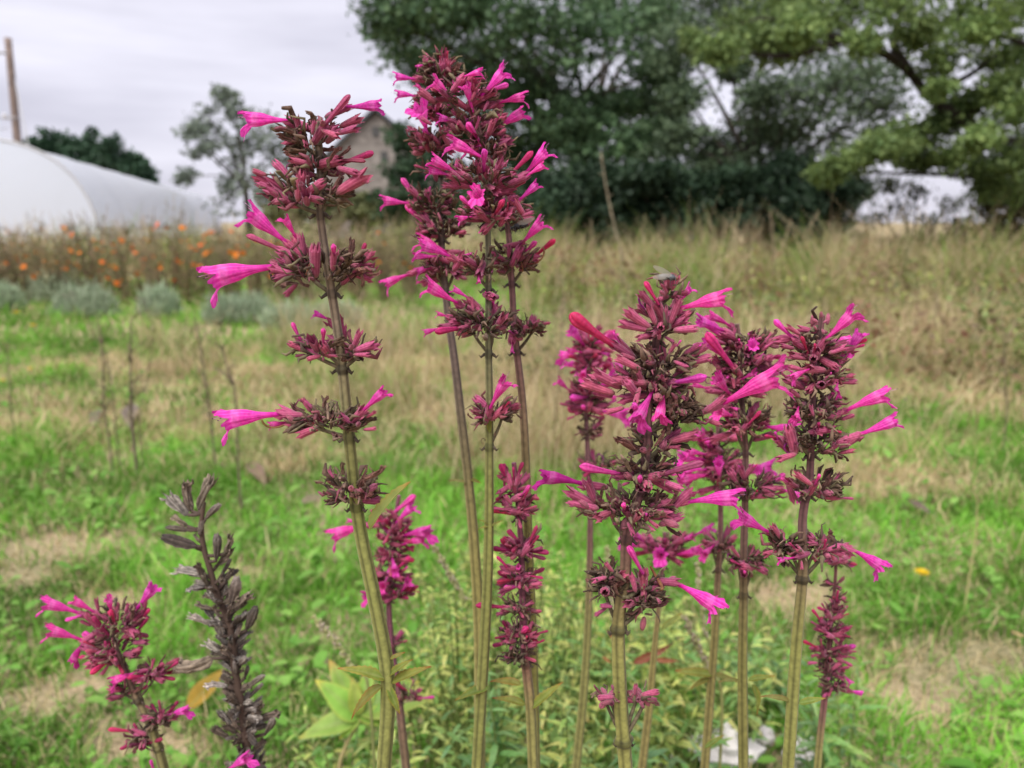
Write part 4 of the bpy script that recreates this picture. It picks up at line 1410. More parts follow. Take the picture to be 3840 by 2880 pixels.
            if kind in 'fhdbmp' and not nocal:
                d = (tip - base).normalized()
                inw = (sty + Vector((0, 0, -hh * .6)) - base)
                dd = (d * 1.0 - (inw.normalized() * .75 if inw.length > 1e-6 else Vector((0, 0, 0)))).normalized()
                lc = cl * r.uniform(.95, 1.15)
                cb = base - dd * lc * .80
                put('c', cb, cb + dd * lc)
        # ---- filling calyces all round the stem
        coral = int(live * s.buddy)
        for kind, n in (('c', int(live * .52) - coral // 2), ('x', int(dead * .42)), ('s', int(small * .7)), ('m', coral), ('b', coral // 4)):
            for i in range(n):
                a = r.uniform(0, 2 * math.pi)
                if r.random() < .45: a = r.choice([0, math.pi]) + r.gauss(0, .55)
                el = r.uniform(-.35, 1.0) * up * 2 * (1 if kind != 'x' else .8)
                l = {'c': cl, 'x': cl * .85, 's': cl * .55, 'm': cl * 1.2, 'b': cl * 1.35}[kind] * r.uniform(.75, 1.15)
                d = Vector((math.cos(a) * math.cos(el), math.sin(a) * math.cos(el), math.sin(el)))
                q = max(hw * r.uniform(.75, 1.05) - l * math.cos(el), hw * .12)
                b = c + Vector((math.cos(a) * q, math.sin(a) * q * .75, r.uniform(-.85, .15) * hh))
                put(kind, b, b + d * l)
        # ---- a few more open flowers and buds pushing out of the cluster
        for i in range(int(live * s.extra + .45 * r.random()) if live >= 12 else 0):
            a = r.choice([0, math.pi, -1.57]) + r.gauss(0, .7)
            el = r.uniform(-.2, .9)
            d = Vector((math.cos(a) * math.cos(el), math.sin(a) * math.cos(el), math.sin(el)))
            b = c + Vector((math.cos(a) * hw * .62, math.sin(a) * hw * .5, r.uniform(-.6, .5) * hh))
            kd = r.choice('ffhpb')
            put(kd, b, b + d * cl * (r.uniform(1.5, 2.15) if kd in 'fh' else r.uniform(1.0, 1.5)))
            put('c', b - d * cl * .75, b + d * cl * .25)
        return wo

    def leaf(s, win, base, tip, idx=None, tow=.1, ref=None, scale=1.0):
        bu, bv = px(win, *base); tu, tv = px(win, *tip)
        ax = s.axis_at(bv / S2)
        b = at(bu, bv, ax.y - .002); t0 = at(tu, tv, ax.y)
        t = at(tu, tv, ax.y - tow * (t0 - b).length)
        o = bpy.data.objects.new('leaf', LEAVES[s.r.randrange(len(LEAVES)) if idx is None else idx])
        link(o, s.root)
        o.matrix_basis = Matrix.Translation(-s.base) @ frame(b, t, ref or Vector((s.r.uniform(-.3, .3), -.5, 1)))
        return o


# ------------------------------------------------------------------ A: the tall sharp stem on the left
A = Stalk('tallest sharp pink hyssop stem standing alone left of centre', [(683, 262), (692, 370), (692, 460), (702, 540), (718, 640), (737, 770), (750, 900), (764, 1040), (779, 1150), (808, 1290), (834, 1430), (838, 1520), (829, 1665)], .300, .0031, 1, extra=0.00, turn=.22)
A.whorl('R1', 900, 400, 210, 110, live=5, dead=16, small=3, core=46, node=(940, 560), spec='f1 755,300 370,262 .1; h0 1170,200 1470,175 .1; m 1010,330 1190,105 .1; c 1120,345 1285,262; c 1115,390 1268,335; c 990,365 1122,425 .5; c 830,405 808,248 .3; c 845,415 893,490 .6; x 850,430 655,305; x 835,455 648,440; x 880,520 702,525; c 920,400 930,290; s 1000,330 995,300 .9; x 940,330 930,240; x 870,560 720,590')
A.whorl('R1', 960, 640, 190, 70, live=4, dead=14, small=3, core=34, node=(950, 720), spec='m 1115,585 1310,588 .1; m 1130,610 1368,535 .1 nc; c 1100,640 1262,690 .3; c 920,620 740,580; x 1040,600 1100,460; x 1110,560 1215,510; c 850,590 880,550 back; x 1040,650 1030,560; x 1000,640 1060,660')
A.whorl('R1', 880, 840, 330, 120, live=8, dead=18, small=5, core=60, node=(980, 980), spec='c 590,700 475,655; c 700,820 500,745; c 760,725 632,580; c 830,720 790,615; w1 760,690 640,600 .1; c 815,890 835,640 .2; s 800,850 798,750 .3; c 860,840 1025,735 .2; c 860,855 1012,885 .3; c 720,885 598,838; c 640,770 480,690; x 1060,835 1165,690; c 1095,835 1345,665; c 1200,805 1305,738; x 1080,845 1245,835; x 750,800 740,700; x 730,850 700,720')
A.whorl('R1', 1000, 1370, 400, 130, live=12, dead=30, small=5, core=90, node=(1060, 1560), spec='f0 740,1195 400,935 .1; f3 805,1160 700,980 .3; m1 690,1245 440,1128 .1; f1 650,1365 80,1428 .1; c 800,1370 655,1300; c 795,1425 605,1362; c 800,1400 620,1455; c 860,1295 828,1110; c 945,1445 925,1185 .3; c 1070,1400 1072,1235 .4; p1 1072,1310 1075,1200 1.4 nc; m 1250,1360 1312,1195 .1; c 1290,1340 1372,1250; c 1260,1355 1362,1352; c 810,1490 708,1580; w2 870,1440 930,1300 .5; x 1200,1330 1215,1160; x 1310,1420 1430,1450; x 1270,1400 1320,1510; x 800,1420 850,1540; x 770,1380 790,1480; c 700,1230 760,1330; x 1150,1400 1160,1270; x 1180,1440 1090,1480 .4')
A.whorl('R2', 960, 510, 190, 60, live=3, dead=8, small=3, core=30, node=(1140, 655), spec='b 840,450 765,312 .1; p 1000,470 1002,350 .9; c 1000,545 1000,440 .2; c 880,525 733,452; c 870,545 790,560; c 985,552 872,580; c 1030,548 1108,560; x 920,470 905,400; x 1050,490 1170,415; f2 1055,300 925,225 .2 back; s 1000,560 1000,590 .4')
A.whorl('R2', 1230, 510, 130, 70, live=6, dead=5, small=4, core=18, node=(1145, 655), spec='c 1215,500 1275,360 .2; c 1220,525 1395,450 .1; c 1220,545 1345,550; c 1140,430 1112,245 .1 back; s 1205,510 1210,470 .7; x 1330,470 1405,445; c 1160,450 1150,320 back')
A.whorl('R2', 1050, 1030, 330, 90, live=12, dead=32, small=6, core=90, node=(1200, 1150), spec='f1 690,982 190,1005 .1; c 850,1015 655,925; h1 760,1035 570,1075 .1; w2 760,1030 560,1190 .2; c 905,965 845,855; w0 800,920 790,840 .2; h0 1285,960 1482,770 .1; c 1235,1065 1105,975 .3; s 1250,1070 1260,1040 .8; c 1290,1095 1395,1090; c 1310,1010 1390,960; x 1000,940 1010,840; x 1290,1020 1400,1020; x 830,1080 780,1110; c 850,1095 725,1115; c 1000,1060 980,1010 .6; c 890,1010 760,1050; c 920,940 870,880')
A.whorl('R2', 1200, 1530, 240, 110, live=2, dead=26, small=4, core=60, node=(1225, 1660), wm=1.1, spec='c 1080,1450 1030,1385; x 1000,1480 940,1490; x 1060,1580 985,1560; x 1300,1460 1470,1390; x 1280,1450 1340,1380; x 1150,1430 1120,1330; x 1180,1600 1050,1600; x 1150,1520 1080,1530 .5; s 1210,1540 1200,1510 .9')
A.leaf('Q', (570, 345), (752, 62), 3, .05, Vector((-1, -.6, .5)))
for b, t, i in (((655, 1170), (415, 1072), 0), ((655, 1165), (535, 1120), 2), ((635, 1205), (408, 1345), 2), ((665, 1200), (738, 1378), 0), ((690, 1190), (893, 1088), 1), ((672, 1150), (795, 1055), 1), ((680, 1060), (745, 1012), 2), ((660, 1130), (655, 1075), 3)):
    A.leaf('Q', b, t, i, .35)
A.finish()

# ------------------------------------------------------------------ H: the sharp stem with the fly
H = Stalk('sharp pink hyssop stem with a fly sitting on its tip', [(1440, 615), (1425, 660), (1415, 760), (1402, 860), (1398, 960), (1386, 1050), (1356, 1150), (1350, 1250), (1336, 1350), (1340, 1500), (1352, 1665)], .292, .0031, 2, upper=(.19, .085, .085), extra=0.05, turn=.42)
H.whorl('R5', 1040, 190, 60, 80, live=10, dead=1, small=6, core=8, cl=.0075, up=.9, node=(1020, 300), spec='c 1040,190 1060,75; c 1030,180 1020,85; c 1050,200 1095,90; c 1020,220 985,150; s 1060,240 1090,200; s 1000,230 960,200 .3')
H.whorl('R5', 990, 420, 200, 110, live=16, dead=4, small=5, core=24, node=(990, 560), spec='b 960,300 862,140 .1; c 935,330 820,200; w1 870,330 700,230 .1; c 905,465 715,335; c 900,475 672,425; c 925,505 800,525 .3; c 960,540 965,480 .9; c 1060,475 1245,462; c 1030,445 1105,250; f1 1100,330 1470,215 .1; f4 1090,290 1205,165 .2 back; c 1000,450 990,300 .2; c 940,440 880,290; c 1000,520 1070,560 .6; c 1080,420 1190,340')
H.whorl('R5', 1000, 690, 260, 90, live=8, dead=22, small=4, core=60, node=(960, 780), spec='b1 650,580 335,385 .15; b3 690,565 640,490 .2 back; c 1150,670 1305,585; c 1160,705 1335,650 .2; c 1060,690 1170,732 .4; c 1025,650 1080,560 .4; p0 1080,590 1115,545 .5 nc; x 930,640 860,580; x 1060,660 1130,600; c 1130,640 1260,570; c 800,680 690,640')
H.whorl('R5', 930, 840, 290, 110, live=16, dead=22, small=5, core=60, node=(930, 970), spec='c 835,745 650,665; c 885,845 625,815; c 700,875 490,750; c 655,915 415,840; c 640,935 495,905; c 830,870 790,990 .4; c 925,900 905,840 .9; c 1000,840 975,790 .8; c 1050,855 1190,795; f0 915,900 790,1150 .75; f0 1000,880 960,1130 .55; c 720,1010 575,1055; b 790,1030 790,1000 2.5; c 1080,890 1145,960 .3; x 1030,940 1040,1060; c 760,790 640,720; x 720,900 730,980')
H.whorl('R5', 1090, 1030, 180, 90, live=5, dead=24, small=2, core=60, node=(880, 1180), spec='c 1275,1045 1425,935 .1 nc; c 1270,1090 1395,1135; x 1200,1010 1270,1060; x 1100,1000 1230,960; x 1150,1080 1260,1130; x 1030,1080 1040,1200; x 1060,1030 1200,1050 .4; x 1080,1000 1250,1000 .3; f1 1400,985 1830,735 .1')
H.whorl('R5', 920, 1260, 220, 70, live=5, dead=14, small=3, core=34, node=(830, 1370), spec='x 820,1330 645,1160; c 1025,1250 1225,1185; c 1010,1285 1115,1280; x 930,1280 1020,1180; x 800,1300 720,1250; c 1060,1230 1180,1200')
H.whorl('R6', 860, 110, 230, 80, live=6, dead=18, small=4, core=50, node=(800, 260), spec='d0 440,215 110,100 .1; b3 690,140 410,100 .15; p1 835,240 830,150 1.1; s 930,170 945,155 .9; m1 985,145 1268,55 .1; c 970,185 1135,255 .4; x 770,130 720,40; x 940,100 1030,30; x 960,110 1060,70; c 760,200 700,220; w3 850,170 920,210 .4')
H.whorl('R6', 750, 370, 380, 120, live=16, dead=26, small=9, core=90, node=(745, 590), spec='c 520,340 462,170; c 520,355 300,250; c 545,385 325,310; s 530,400 500,430 .3; s 640,450 640,400 .5; p1 725,390 718,345 1.6; f1 1160,335 1560,275 .1; c 1050,385 1195,225; c 1040,385 1180,300; c 870,470 880,420 .9; c 960,495 1145,430; c 850,480 935,545 .4; c 740,475 795,565 .4; c 700,485 635,490; x 1010,505 1105,595; x 880,360 860,280; x 930,350 980,250; x 960,340 1040,300; x 650,330 640,240; x 560,320 560,210; c 880,450 960,520 .4; b 860,450 875,420 1.0 nc')
H.whorl('R6', 610, 880, 110, 150, live=4, dead=24, small=5, core=60, node=(690, 1210), spec='c 600,855 495,880; c 645,820 580,750; x 580,760 535,720; x 620,800 660,710; x 640,980 590,930; x 660,1000 600,960; c 640,1060 548,1050; c 600,1065 515,1125; s 620,1040 560,1050 .2; x 680,980 630,900')
H.whorl('R6', 870, 960, 130, 160, live=8, dead=22, small=6, core=60, node=(690, 1212), spec='p0 850,830 748,645 .2; c 862,905 868,790 .2; f1 1075,895 1430,1070 .1; c 960,915 1085,855; c 862,905 848,1050 .2; c 920,935 1005,990; c 930,900 950,880 .8; x 870,1050 1045,1075; x 830,1060 780,1130; s 860,1130 840,1225; x 860,1110 920,1120; x 800,1030 770,980; c 800,960 770,830; x 810,900 770,870; w2 900,780 1030,990 .2; c 960,940 940,1030')
H.whorl('T', 800, 1090, 70, 60, live=1, dead=2, small=12, core=8, node=(950, 1430), cl=.011, spec='c 860,1090 720,1095; s 850,1040 840,990; s 840,1120 750,1150')
H.whorl('T', 1080, 1080, 120, 70, live=2, dead=3, small=18, core=8, node=(958, 1430), cl=.011, spec='c 1070,1080 1220,1040; c 1020,1080 1030,985; s 1060,1120 1095,1190 .3; s 1100,1110 1140,1165; c 1120,1090 1205,1120')
H.finish()

# ------------------------------------------------------------------ J: the sharp stem at the right
J = Stalk('right-hand sharp pink hyssop stem with open flowers reaching right', [(1776, 680), (1770, 740), (1757, 840), (1752, 960), (1748, 1040), (1734, 1120), (1734, 1240), (1720, 1400), (1702, 1665)], .325, .0031, 3, upper=(.16, .075, .08), extra=0.08, turn=.38)
J.whorl('R7', 925, 230, 55, 70, live=2, dead=0, small=14, core=5, cl=.009, up=.9, spec='s 935,180 938,130; s 910,215 870,185; s 950,220 985,190; s 905,270 880,235; s 940,260 960,300 .4')
J.whorl('R7', 900, 400, 210, 110, live=12, dead=10, small=5, core=44, spec='b3 735,330 588,200 .1; f0 960,345 1225,105 .1; c 940,430 960,340; b 1150,390 1272,335 .1; b 1150,410 1255,375 .2 nc; b 840,440 795,310 .3; b 890,420 890,370 1.0; c 785,305 675,235; c 740,405 625,380; c 1000,400 1145,345; c 990,440 1130,380; c 830,480 700,460; m 620,340 520,395 .1')
J.whorl('R7', 920, 620, 200, 90, live=9, dead=14, small=3, core=44, spec='h2 1100,490 1255,235 .1; c 1045,600 1085,460 .1; f2 850,555 690,610 .25; m 690,625 605,545 .1; f0 1060,640 1040,755 1.0; c 1060,620 1185,598; c 1075,650 1205,640; c 870,600 880,515; c 800,560 690,530; b 1000,620 1010,580 .6')
J.whorl('R7', 890, 850, 200, 110, live=6, dead=24, small=4, core=70, spec='f0 770,830 745,940 1.3; f2 1110,862 1452,688 .1; c 1075,925 1180,885; m 1100,930 1180,885 .1 nc; x 1030,760 1140,745; c 880,900 855,810; b 915,990 920,955 1.2; c 780,760 700,700; x 960,900 990,820; x 1040,950 1090,890')
J.whorl('R7', 890, 1090, 260, 100, live=9, dead=24, small=4, core=70, spec='h1 1210,1035 1560,910 .1; c 1070,1145 1215,1020; b 1000,995 1088,1015 .4; b 630,1065 522,1035 .1; p 620,1080 600,1010 .4; c 745,1185 700,950; c 755,1175 600,1215; c 740,1150 750,1090 .6; c 1060,1170 1190,1150; x 1080,1180 1160,1215; x 1010,1110 1060,1030; w1 700,1170 570,1120; w3 640,1230 600,1270')
J.whorl('R7', 900, 1410, 220, 80, live=7, dead=18, small=4, core=60, spec='p1 690,1380 645,1350 .8; p1 890,1400 925,1320 .7; c 870,1405 735,1310; c 965,1495 900,1435 .4; m 1050,1495 1175,1500 .1; x 1020,1400 1115,1345; w2 1050,1480 990,1590 .2; x 1060,1450 1110,1430; c 1010,1480 1030,1430; x 720,1340 700,1290; f3 740,1500 800,1540 .3 back')
J.whorl('R8', 660, 370, 110, 100, live=3, dead=24, small=2, core=50, node=(800, 620), spec='f4 560,285 295,165 .1; c 640,330 585,225; b0 745,400 700,360 .2; h0 745,468 592,490 .1; c 640,310 610,250')
J.whorl('R8', 940, 390, 130, 70, live=6, dead=16, small=4, core=40, node=(800, 622), spec='c 930,375 840,345; b 955,400 968,330 .5; f1 1150,405 1440,545 .1; c 990,405 1155,385; c 960,420 1100,380; x 1000,370 1040,310; c 790,490 800,560 .3; c 1000,430 1040,490')
J.leaf('R8', (770, 1540), (975, 1488), 1, .1); J.leaf('R8', (700, 1520), (500, 1470), 3, .1)
J.finish()

# ------------------------------------------------------------------ C, D, B: the tall clump in the middle
C_ = Stalk('front stem of the tall middle clump with a small separate lower whorl', [(1048, 352), (1052, 440), (1055, 560), (1055, 700), (1057, 860), (1057, 1000), (1055, 1200), (1046, 1400), (1030, 1665)], .355, .0029, 4, upper=(.155, .145, .085), turn=.2)
C_.whorl('R3', 960, 1060, 290, 100, live=20, dead=26, small=4, core=60, spec='f1 705,1055 505,990 .1; b0 1180,1035 1345,865 .1; f3 1280,1045 1485,815 .1; h0 1290,1060 1462,945 .1; c 810,1100 690,1020; c 790,1150 635,1120; p1 1160,1100 1215,1065 .3; m 1170,1170 1290,1090 .1; c 1060,1120 1040,1000; c 840,1090 850,980; f4 770,1000 740,960 .2 back; x 880,1040 860,960; x 1010,1030 1040,960; c 1230,1210 1140,1230')
C_.whorl('R3', 1000, 1320, 230, 100, live=18, dead=18, small=4, core=50, spec='p 905,1330 775,1215 .1; f0 880,1370 740,1400 .4; h1 1230,1250 1425,1090 .1; b3 1200,1250 1110,1240 .2; c 930,1350 880,1260; m 1150,1330 1150,1260 .4; c 1180,1370 1220,1270; c 1250,1370 1360,1340; c 1060,1380 1100,1280; p 960,1480 920,1500 .3')
C_.whorl('R4', 840, 640, 250, 110, live=16, dead=40, small=6, core=110, node=(905, 880), spec='f4 665,495 365,340 .1; h0 745,455 595,355 .1; w1 640,590 600,540; f1 590,600 480,560 .1; h1 530,680 362,735 .1; f3 620,640 560,690 .4; c 700,540 670,460; c 780,560 760,440; c 720,680 690,610; c 960,570 900,480 .1 back; f2 940,540 930,430 .1 back; x 1030,590 1080,560; c 860,600 800,520; w3 860,780 840,820')
C_.whorl('R4', 840, 200, 130, 130, live=4, dead=14, small=2, core=34, node=(900, 380), spec='f0 820,270 822,345 .5; f1 600,130 335,5 .1; c 680,180 600,110; x 760,150 700,100; x 840,90 830,10; h0 700,115 780,105 .2; p 890,430 870,400 .2; p 920,450 940,430 .5')
C_.whorl('R4', 950, 1340, 170, 80, live=9, dead=24, small=4, core=50, node=(905, 1610), spec='f2 908,1310 1030,1035 .1; x 780,1390 715,1365; x 1110,1350 1150,1400; c 850,1380 780,1380; b1 1010,1310 1060,1260 .2; c 1080,1310 1050,1250; w3 950,1500 940,1590; w3 860,1590 770,1550')
C_.leaf('R4', (905, 1500), (905, 1330), 1, .3)
C_.leaf('Q', (1225, 1215), (1015, 1260), 0, .1); C_.leaf('Q', (1225, 330), (1160, 325), 2, .3); C_.leaf('Q', (1235, 330), (1300, 290), 1, .1); C_.leaf('Q', (1235, 320), (1170, 280), 0, .1)
C_.finish()

D_ = Stalk('right stem of the tall middle clump with a black bee on it', [(1012, 195), (1030, 260), (1060, 350), (1088, 430), (1100, 520), (1106, 620), (1112, 720), (1128, 860), (1136, 1000), (1142, 1200), (1150, 1400), (1156, 1665)], .385, .0030, 5, upper=(.19, .09, .09), turn=.3, lower=(.24, .225, .07))
D_.whorl('R3', 840, 420, 270, 130, live=18, dead=16, small=4, core=50, spec='f0 740,475 535,295 .2; f3 880,560 815,310 .3; f4 940,435 1172,212 .1; f1 1080,490 1315,415 .1; f2 795,290 965,220 .1; c 900,380 940,300; c 860,480 900,400; b 890,340 890,300 .5; c 960,560 1000,470; c 1000,540 1080,480; m 870,300 960,300 .1; f2 480,400 430,330 .1 back')
D_.whorl('R3', 900, 660, 240, 120, live=20, dead=14, small=4, core=50, spec='f1 760,650 590,580 .2; h0 760,560 720,520 .6; w1 880,620 820,720 .2; f0 720,680 690,720 .7; m 1040,680 1085,575 .1; c 1060,740 1140,690; c 1080,780 1140,770; p 800,800 690,760 .3 back; c 900,700 930,590; c 820,700 760,620; b0 770,630 760,660 .8; c 560,660 470,600')
D_.whorl('R3', 1000, 860, 170, 110, live=12, dead=26, small=3, core=60, spec='f1 960,920 670,750 .1; h0 985,980 930,900 .1; b3 760,950 830,880 .2; c 1040,850 1060,800; c 1100,880 1130,830; p 900,830 940,820 .4')
D_.whorl('R3', 1190, 1330, 150, 110, live=10, dead=12, small=3, core=30, spec='c 1250,1340 1330,1320; c 1250,1380 1360,1385; f3 1250,1590 1450,1375 .1; c 1180,1290 1200,1200; c 1230,1390 1340,1400')
D_.whorl('R4', 1110, 150, 190, 110, live=16, dead=24, small=4, core=60, node=(1090, 345), spec='b0 1250,130 1415,-5 .1; w2 1200,190 1420,180 .1; c 1030,160 915,90; c 1050,140 1060,40; w1 1120,130 1170,60 .2; m 1140,70 1180,-10 .1; c 1220,200 1290,165; w2 1150,170 1180,290 .1; c 960,140 905,80; c 1190,120 1230,50')
D_.whorl('R4', 1190, 690, 140, 60, live=5, dead=20, small=3, core=44, node=(1110, 880), spec='m1 1250,665 1378,640 .1; p 1090,730 1050,700 .5; c 1230,650 1300,620; h0 1080,790 1075,890 .1; x 1180,630 1210,600; w3 1090,930 1060,945; p 1100,560 1140,540 .1 back')
D_.leaf('R4', (1110, 880), (1150, 860), 2)
D_.finish()

B_ = Stalk('blurred back stem of the tall middle clump with the highest tip', [(968, 118), (962, 190), (962, 260), (958, 380), (952, 480), (958, 580), (968, 680), (982, 780), (996, 900), (1012, 1040), (1026, 1200), (1036, 1400), (1036, 1665)], .43, .0035, 6, upper=(.12, .085, .075), lower=(.28, .25, .085), turn=.35)
B_.whorl('R3', 620, 200, 130, 70, live=10, dead=18, small=6, core=40, cl=.010, spec='f2 512,190 425,205 .2; b0 680,170 680,85 .1; m 630,180 620,120; c 700,200 740,150; c 560,190 540,130; c 650,190 660,130')
B_.whorl('R3', 640, 290, 170, 80, live=10, dead=26, small=4, core=60, spec='f3 440,305 240,280 .1; c 520,300 450,290; c 600,300 560,260')
B_.whorl('R3', 580, 520, 170, 110, live=14, dead=22, small=4, core=60, spec='f2 450,440 258,395 .1; h0 500,400 430,330 .1; c 510,560 450,510; p 590,560 585,530 .8; c 540,480 470,460; m 560,600 460,590')
B_.whorl('R3', 560, 780, 180, 110, live=16, dead=20, small=5, core=60, spec='m 540,740 460,680 .1; m 500,830 375,810 .1; c 520,800 450,760; c 520,840 400,850; c 600,640 540,600; m 640,700 590,620')
B_.whorl('R3', 560, 1000, 150, 50, live=5, dead=4, small=2, core=16, spec='m 530,1010 420,970 .1; b 570,980 580,930 .2')
B_.whorl('R3', 570, 1250, 190, 110, live=14, dead=34, small=4, core=90, spec='f3 385,1270 135,1245 .1; p 540,1190 545,1140 .3; m 480,1220 440,1180; c 430,1290 390,1240; c 470,1330 400,1310')
B_.whorl('R3', 630, 1470, 200, 80, live=14, dead=30, small=4, core=80, spec='f1 680,1655 425,1515 .1; c 560,1480 470,1500; c 740,1510 830,1480')
B_.whorl('R4', 560, 200, 190, 90, live=14, dead=30, small=4, core=80, node=(560, 400), spec='h0 490,130 275,118 .1; f2 480,210 305,230 .2; f1 290,262 45,345 .1; c 430,200 300,262; b 440,180 435,140 .3; h0 400,330 320,325 .2')
B_.leaf('Q', (1105, 95), (1000, 65), 3, .1); B_.leaf('Q', (1105, 70), (1190, 70), 2, .1)
B_.finish()

# ------------------------------------------------------------------ E: short dense stem in front of the clump
E_ = Stalk('shorter dark pink budding stem below the tall middle clump', [(1110, 1000), (1116, 1060), (1124, 1150), (1128, 1240), (1130, 1330), (1136, 1430), (1146, 1530), (1152, 1665)], .365, .0028, 7, upper=(.20, .06, .085), lower=(.24, .235, .075), extra=0.03, buddy=.32, turn=.5)
E_.whorl('Q', 1360, 90, 55, 70, live=16, dead=0, small=4, core=6, cl=.011, up=.9, spec='b2 1360,80 1358,0 .1; c 1350,110 1330,30; c 1370,110 1395,30; c 1340,130 1335,60; b 1400,160 1450,105 .3')
E_.whorl('Q', 1375, 220, 95, 70, live=20, dead=2, small=6, core=20, cl=.010, spec='m 1410,240 1490,215 .1; m 1340,240 1240,225 .1; c 1350,210 1310,150; b 1410,190 1440,120 .2; c 1400,260 1450,270')
E_.whorl('Q', 1400, 430, 110, 80, live=22, dead=2, small=5, core=20, cl=.011, spec='m 1440,430 1490,325 .1; m 1450,440 1500,380 .1; c 1460,460 1525,445; c 1350,440 1310,420; f3 1385,570 1385,540 1.0; b2 1330,560 1270,490 .1')
E_.whorl('Q', 1395, 620, 100, 70, live=22, dead=4, small=5, core=20, cl=.011, spec='b 1440,600 1525,610 .2; c 1340,590 1290,580; c 1450,650 1520,640; c 1350,660 1300,670; c 1420,650 1440,690')
E_.whorl('Q', 1385, 770, 90, 50, live=8, dead=22, small=4, core=40, cl=.010, spec='b2 1310,775 1152,755 .1; c 1330,790 1260,820; c 1420,770 1470,740')
E_.whorl('Q', 1380, 920, 110, 80, live=18, dead=12, small=6, core=40, cl=.010, spec='m 1330,930 1255,945 .1; b 1430,950 1432,930 1.0; m 1470,980 1530,955 .1; m 1480,920 1550,905 .1; c 1450,900 1460,850')
E_.whorl('Q', 1385, 1040, 80, 50, live=8, dead=24, small=3, core=50, cl=.009)
E_.leaf('Q', (1425, 1310), (1250, 1245), 0, .1); E_.leaf('Q', (1460, 1330), (1620, 1180), 1, .1); E_.leaf('Q', (1400, 1200), (1240, 1140), 2, .1)
E_.finish()

# ------------------------------------------------------------------ F: blurred stem behind A
F_ = Stalk('blurred magenta stem half hidden behind the tallest sharp stem', [(862, 1070), (852, 1130), (845, 1200), (840, 1300), (846, 1400), (860, 1500), (878, 1665)], .50, .0030, 8, upper=(.20, .07, .10), lower=(.19, .13, .08), extra=.05, buddy=.32, turn=.55)
F_.whorl('Q', 690, 320, 130, 130, live=30, dead=3, small=5, core=24, cl=.013, up=.8, spec='p 690,260 820,160 .1; f3 710,310 825,195 .1; f1 740,430 885,380 .1; f1 560,320 320,375 .1 back; h0 510,310 430,290 .1 back; m 690,250 650,230; b 650,300 600,300 .3')
F_.whorl('Q', 680, 470, 100, 70, live=20, dead=4, small=4, core=20, cl=.013, spec='m 640,480 600,500')
F_.whorl('Q', 690, 580, 120, 80, live=20, dead=4, small=4, core=20, cl=.013, spec='b 720,560 790,495 .2; b3 650,650 680,560 .1; c 640,600 560,600; b 740,580 780,550 .2')
F_.whorl('Q', 720, 690, 110, 50, live=14, dead=8, small=4, core=20, cl=.012, spec='f0 740,690 790,620 .4; m 790,680 845,690; c 640,690 560,705; d0 760,670 780,700 .6')
F_.whorl('Q', 700, 960, 50, 50, live=4, dead=8, small=3, core=16, cl=.010)
F_.whorl('Q', 780, 1240, 70, 60, live=10, dead=10, small=3, core=24, cl=.011, spec='b3 840,1275 925,1270 .1; c 800,1270 830,1250')
F_.finish()

# ------------------------------------------------------------------ G, I, L, M: blurred stems behind H and J
G_ = Stalk('blurred slender stem left of the stem with the fly', [(1268, 735), (1268, 800), (1266, 870), (1268, 940), (1272, 1040), (1275, 1130), (1272, 1300), (1262, 1480), (1244, 1665)], .52, .0034, 9, upper=(.17, .08, .085), lower=(.24, .24, .08), buddy=.32, turn=.35)
G_.whorl('R5', 480, 550, 90, 70, live=26, dead=2, small=4, core=20, cl=.013, up=.9, spec='f2 430,630 310,600 .1; f2 540,630 630,640 .1')
G_.whorl('R5', 470, 690, 90, 80, live=26, dead=4, small=4, core=20, cl=.013, spec='f1 400,740 290,690 .1; f3 430,800 380,770 .5; f0 350,900 245,810 .1; h0 600,700 540,690')
G_.whorl('R5', 470, 880, 130, 100, live=30, dead=8, small=5, core=30, cl=.014, spec='b 380,960 340,930 .2; m 380,1010 275,980 .1; h1 600,990 680,950; c 400,900 340,850')
G_.whorl('R5', 460, 1010, 130, 70, live=18, dead=12, small=3, core=30, cl=.013, spec='c 380,1070 320,1090')
G_.whorl('R5', 480, 1175, 90, 40, live=5, dead=20, small=3, core=40, cl=.011)
G_.whorl('R5', 540, 1400, 170, 50, live=8, dead=18, small=3, core=40, cl=.011, spec='w1 560,1400 640,1310 .1; f2 640,1390 690,1370 .3')
G_.finish()

I_ = Stalk('pink stem close behind and left of the right-hand sharp stem', [(1592, 700), (1598, 760), (1602, 860), (1610, 960), (1610, 1060), (1607, 1180), (1606, 1300), (1604, 1450), (1606, 1665)], .385, .0030, 10, upper=(.16, .09, .075), turn=.4)
I_.whorl('R7', 400, 360, 230, 90, live=20, dead=10, small=5, core=50, spec='f3 230,275 -10,180 .1; f2 280,245 105,130 .1 back; m 200,320 100,310; c 290,330 310,250; p 335,370 335,335 .8; c 240,370 140,340; m 530,370 640,340 .1; c 450,340 530,320; b 420,300 400,300 .6; c 380,420 385,370')
I_.whorl('R7', 370, 520, 230, 90, live=20, dead=20, small=4, core=60, spec='b0 290,540 95,290 .1; c 460,510 560,480; m 560,540 670,510 .1; h1 470,470 530,440 .4; c 200,520 150,450; c 430,490 400,460; b3 720,330 620,330 .1')
I_.whorl('R7', 340, 680, 200, 100, live=24, dead=10, small=4, core=50, spec='f0 350,630 475,570 .6; f2 270,620 250,600 .4; w1 130,660 20,680 .1; c 230,720 120,710; c 220,690 130,640; c 300,700 290,620; d0 340,690 360,720 .4; c 500,640 580,570; c 200,600 180,560; h1 110,700 -30,660 .1')
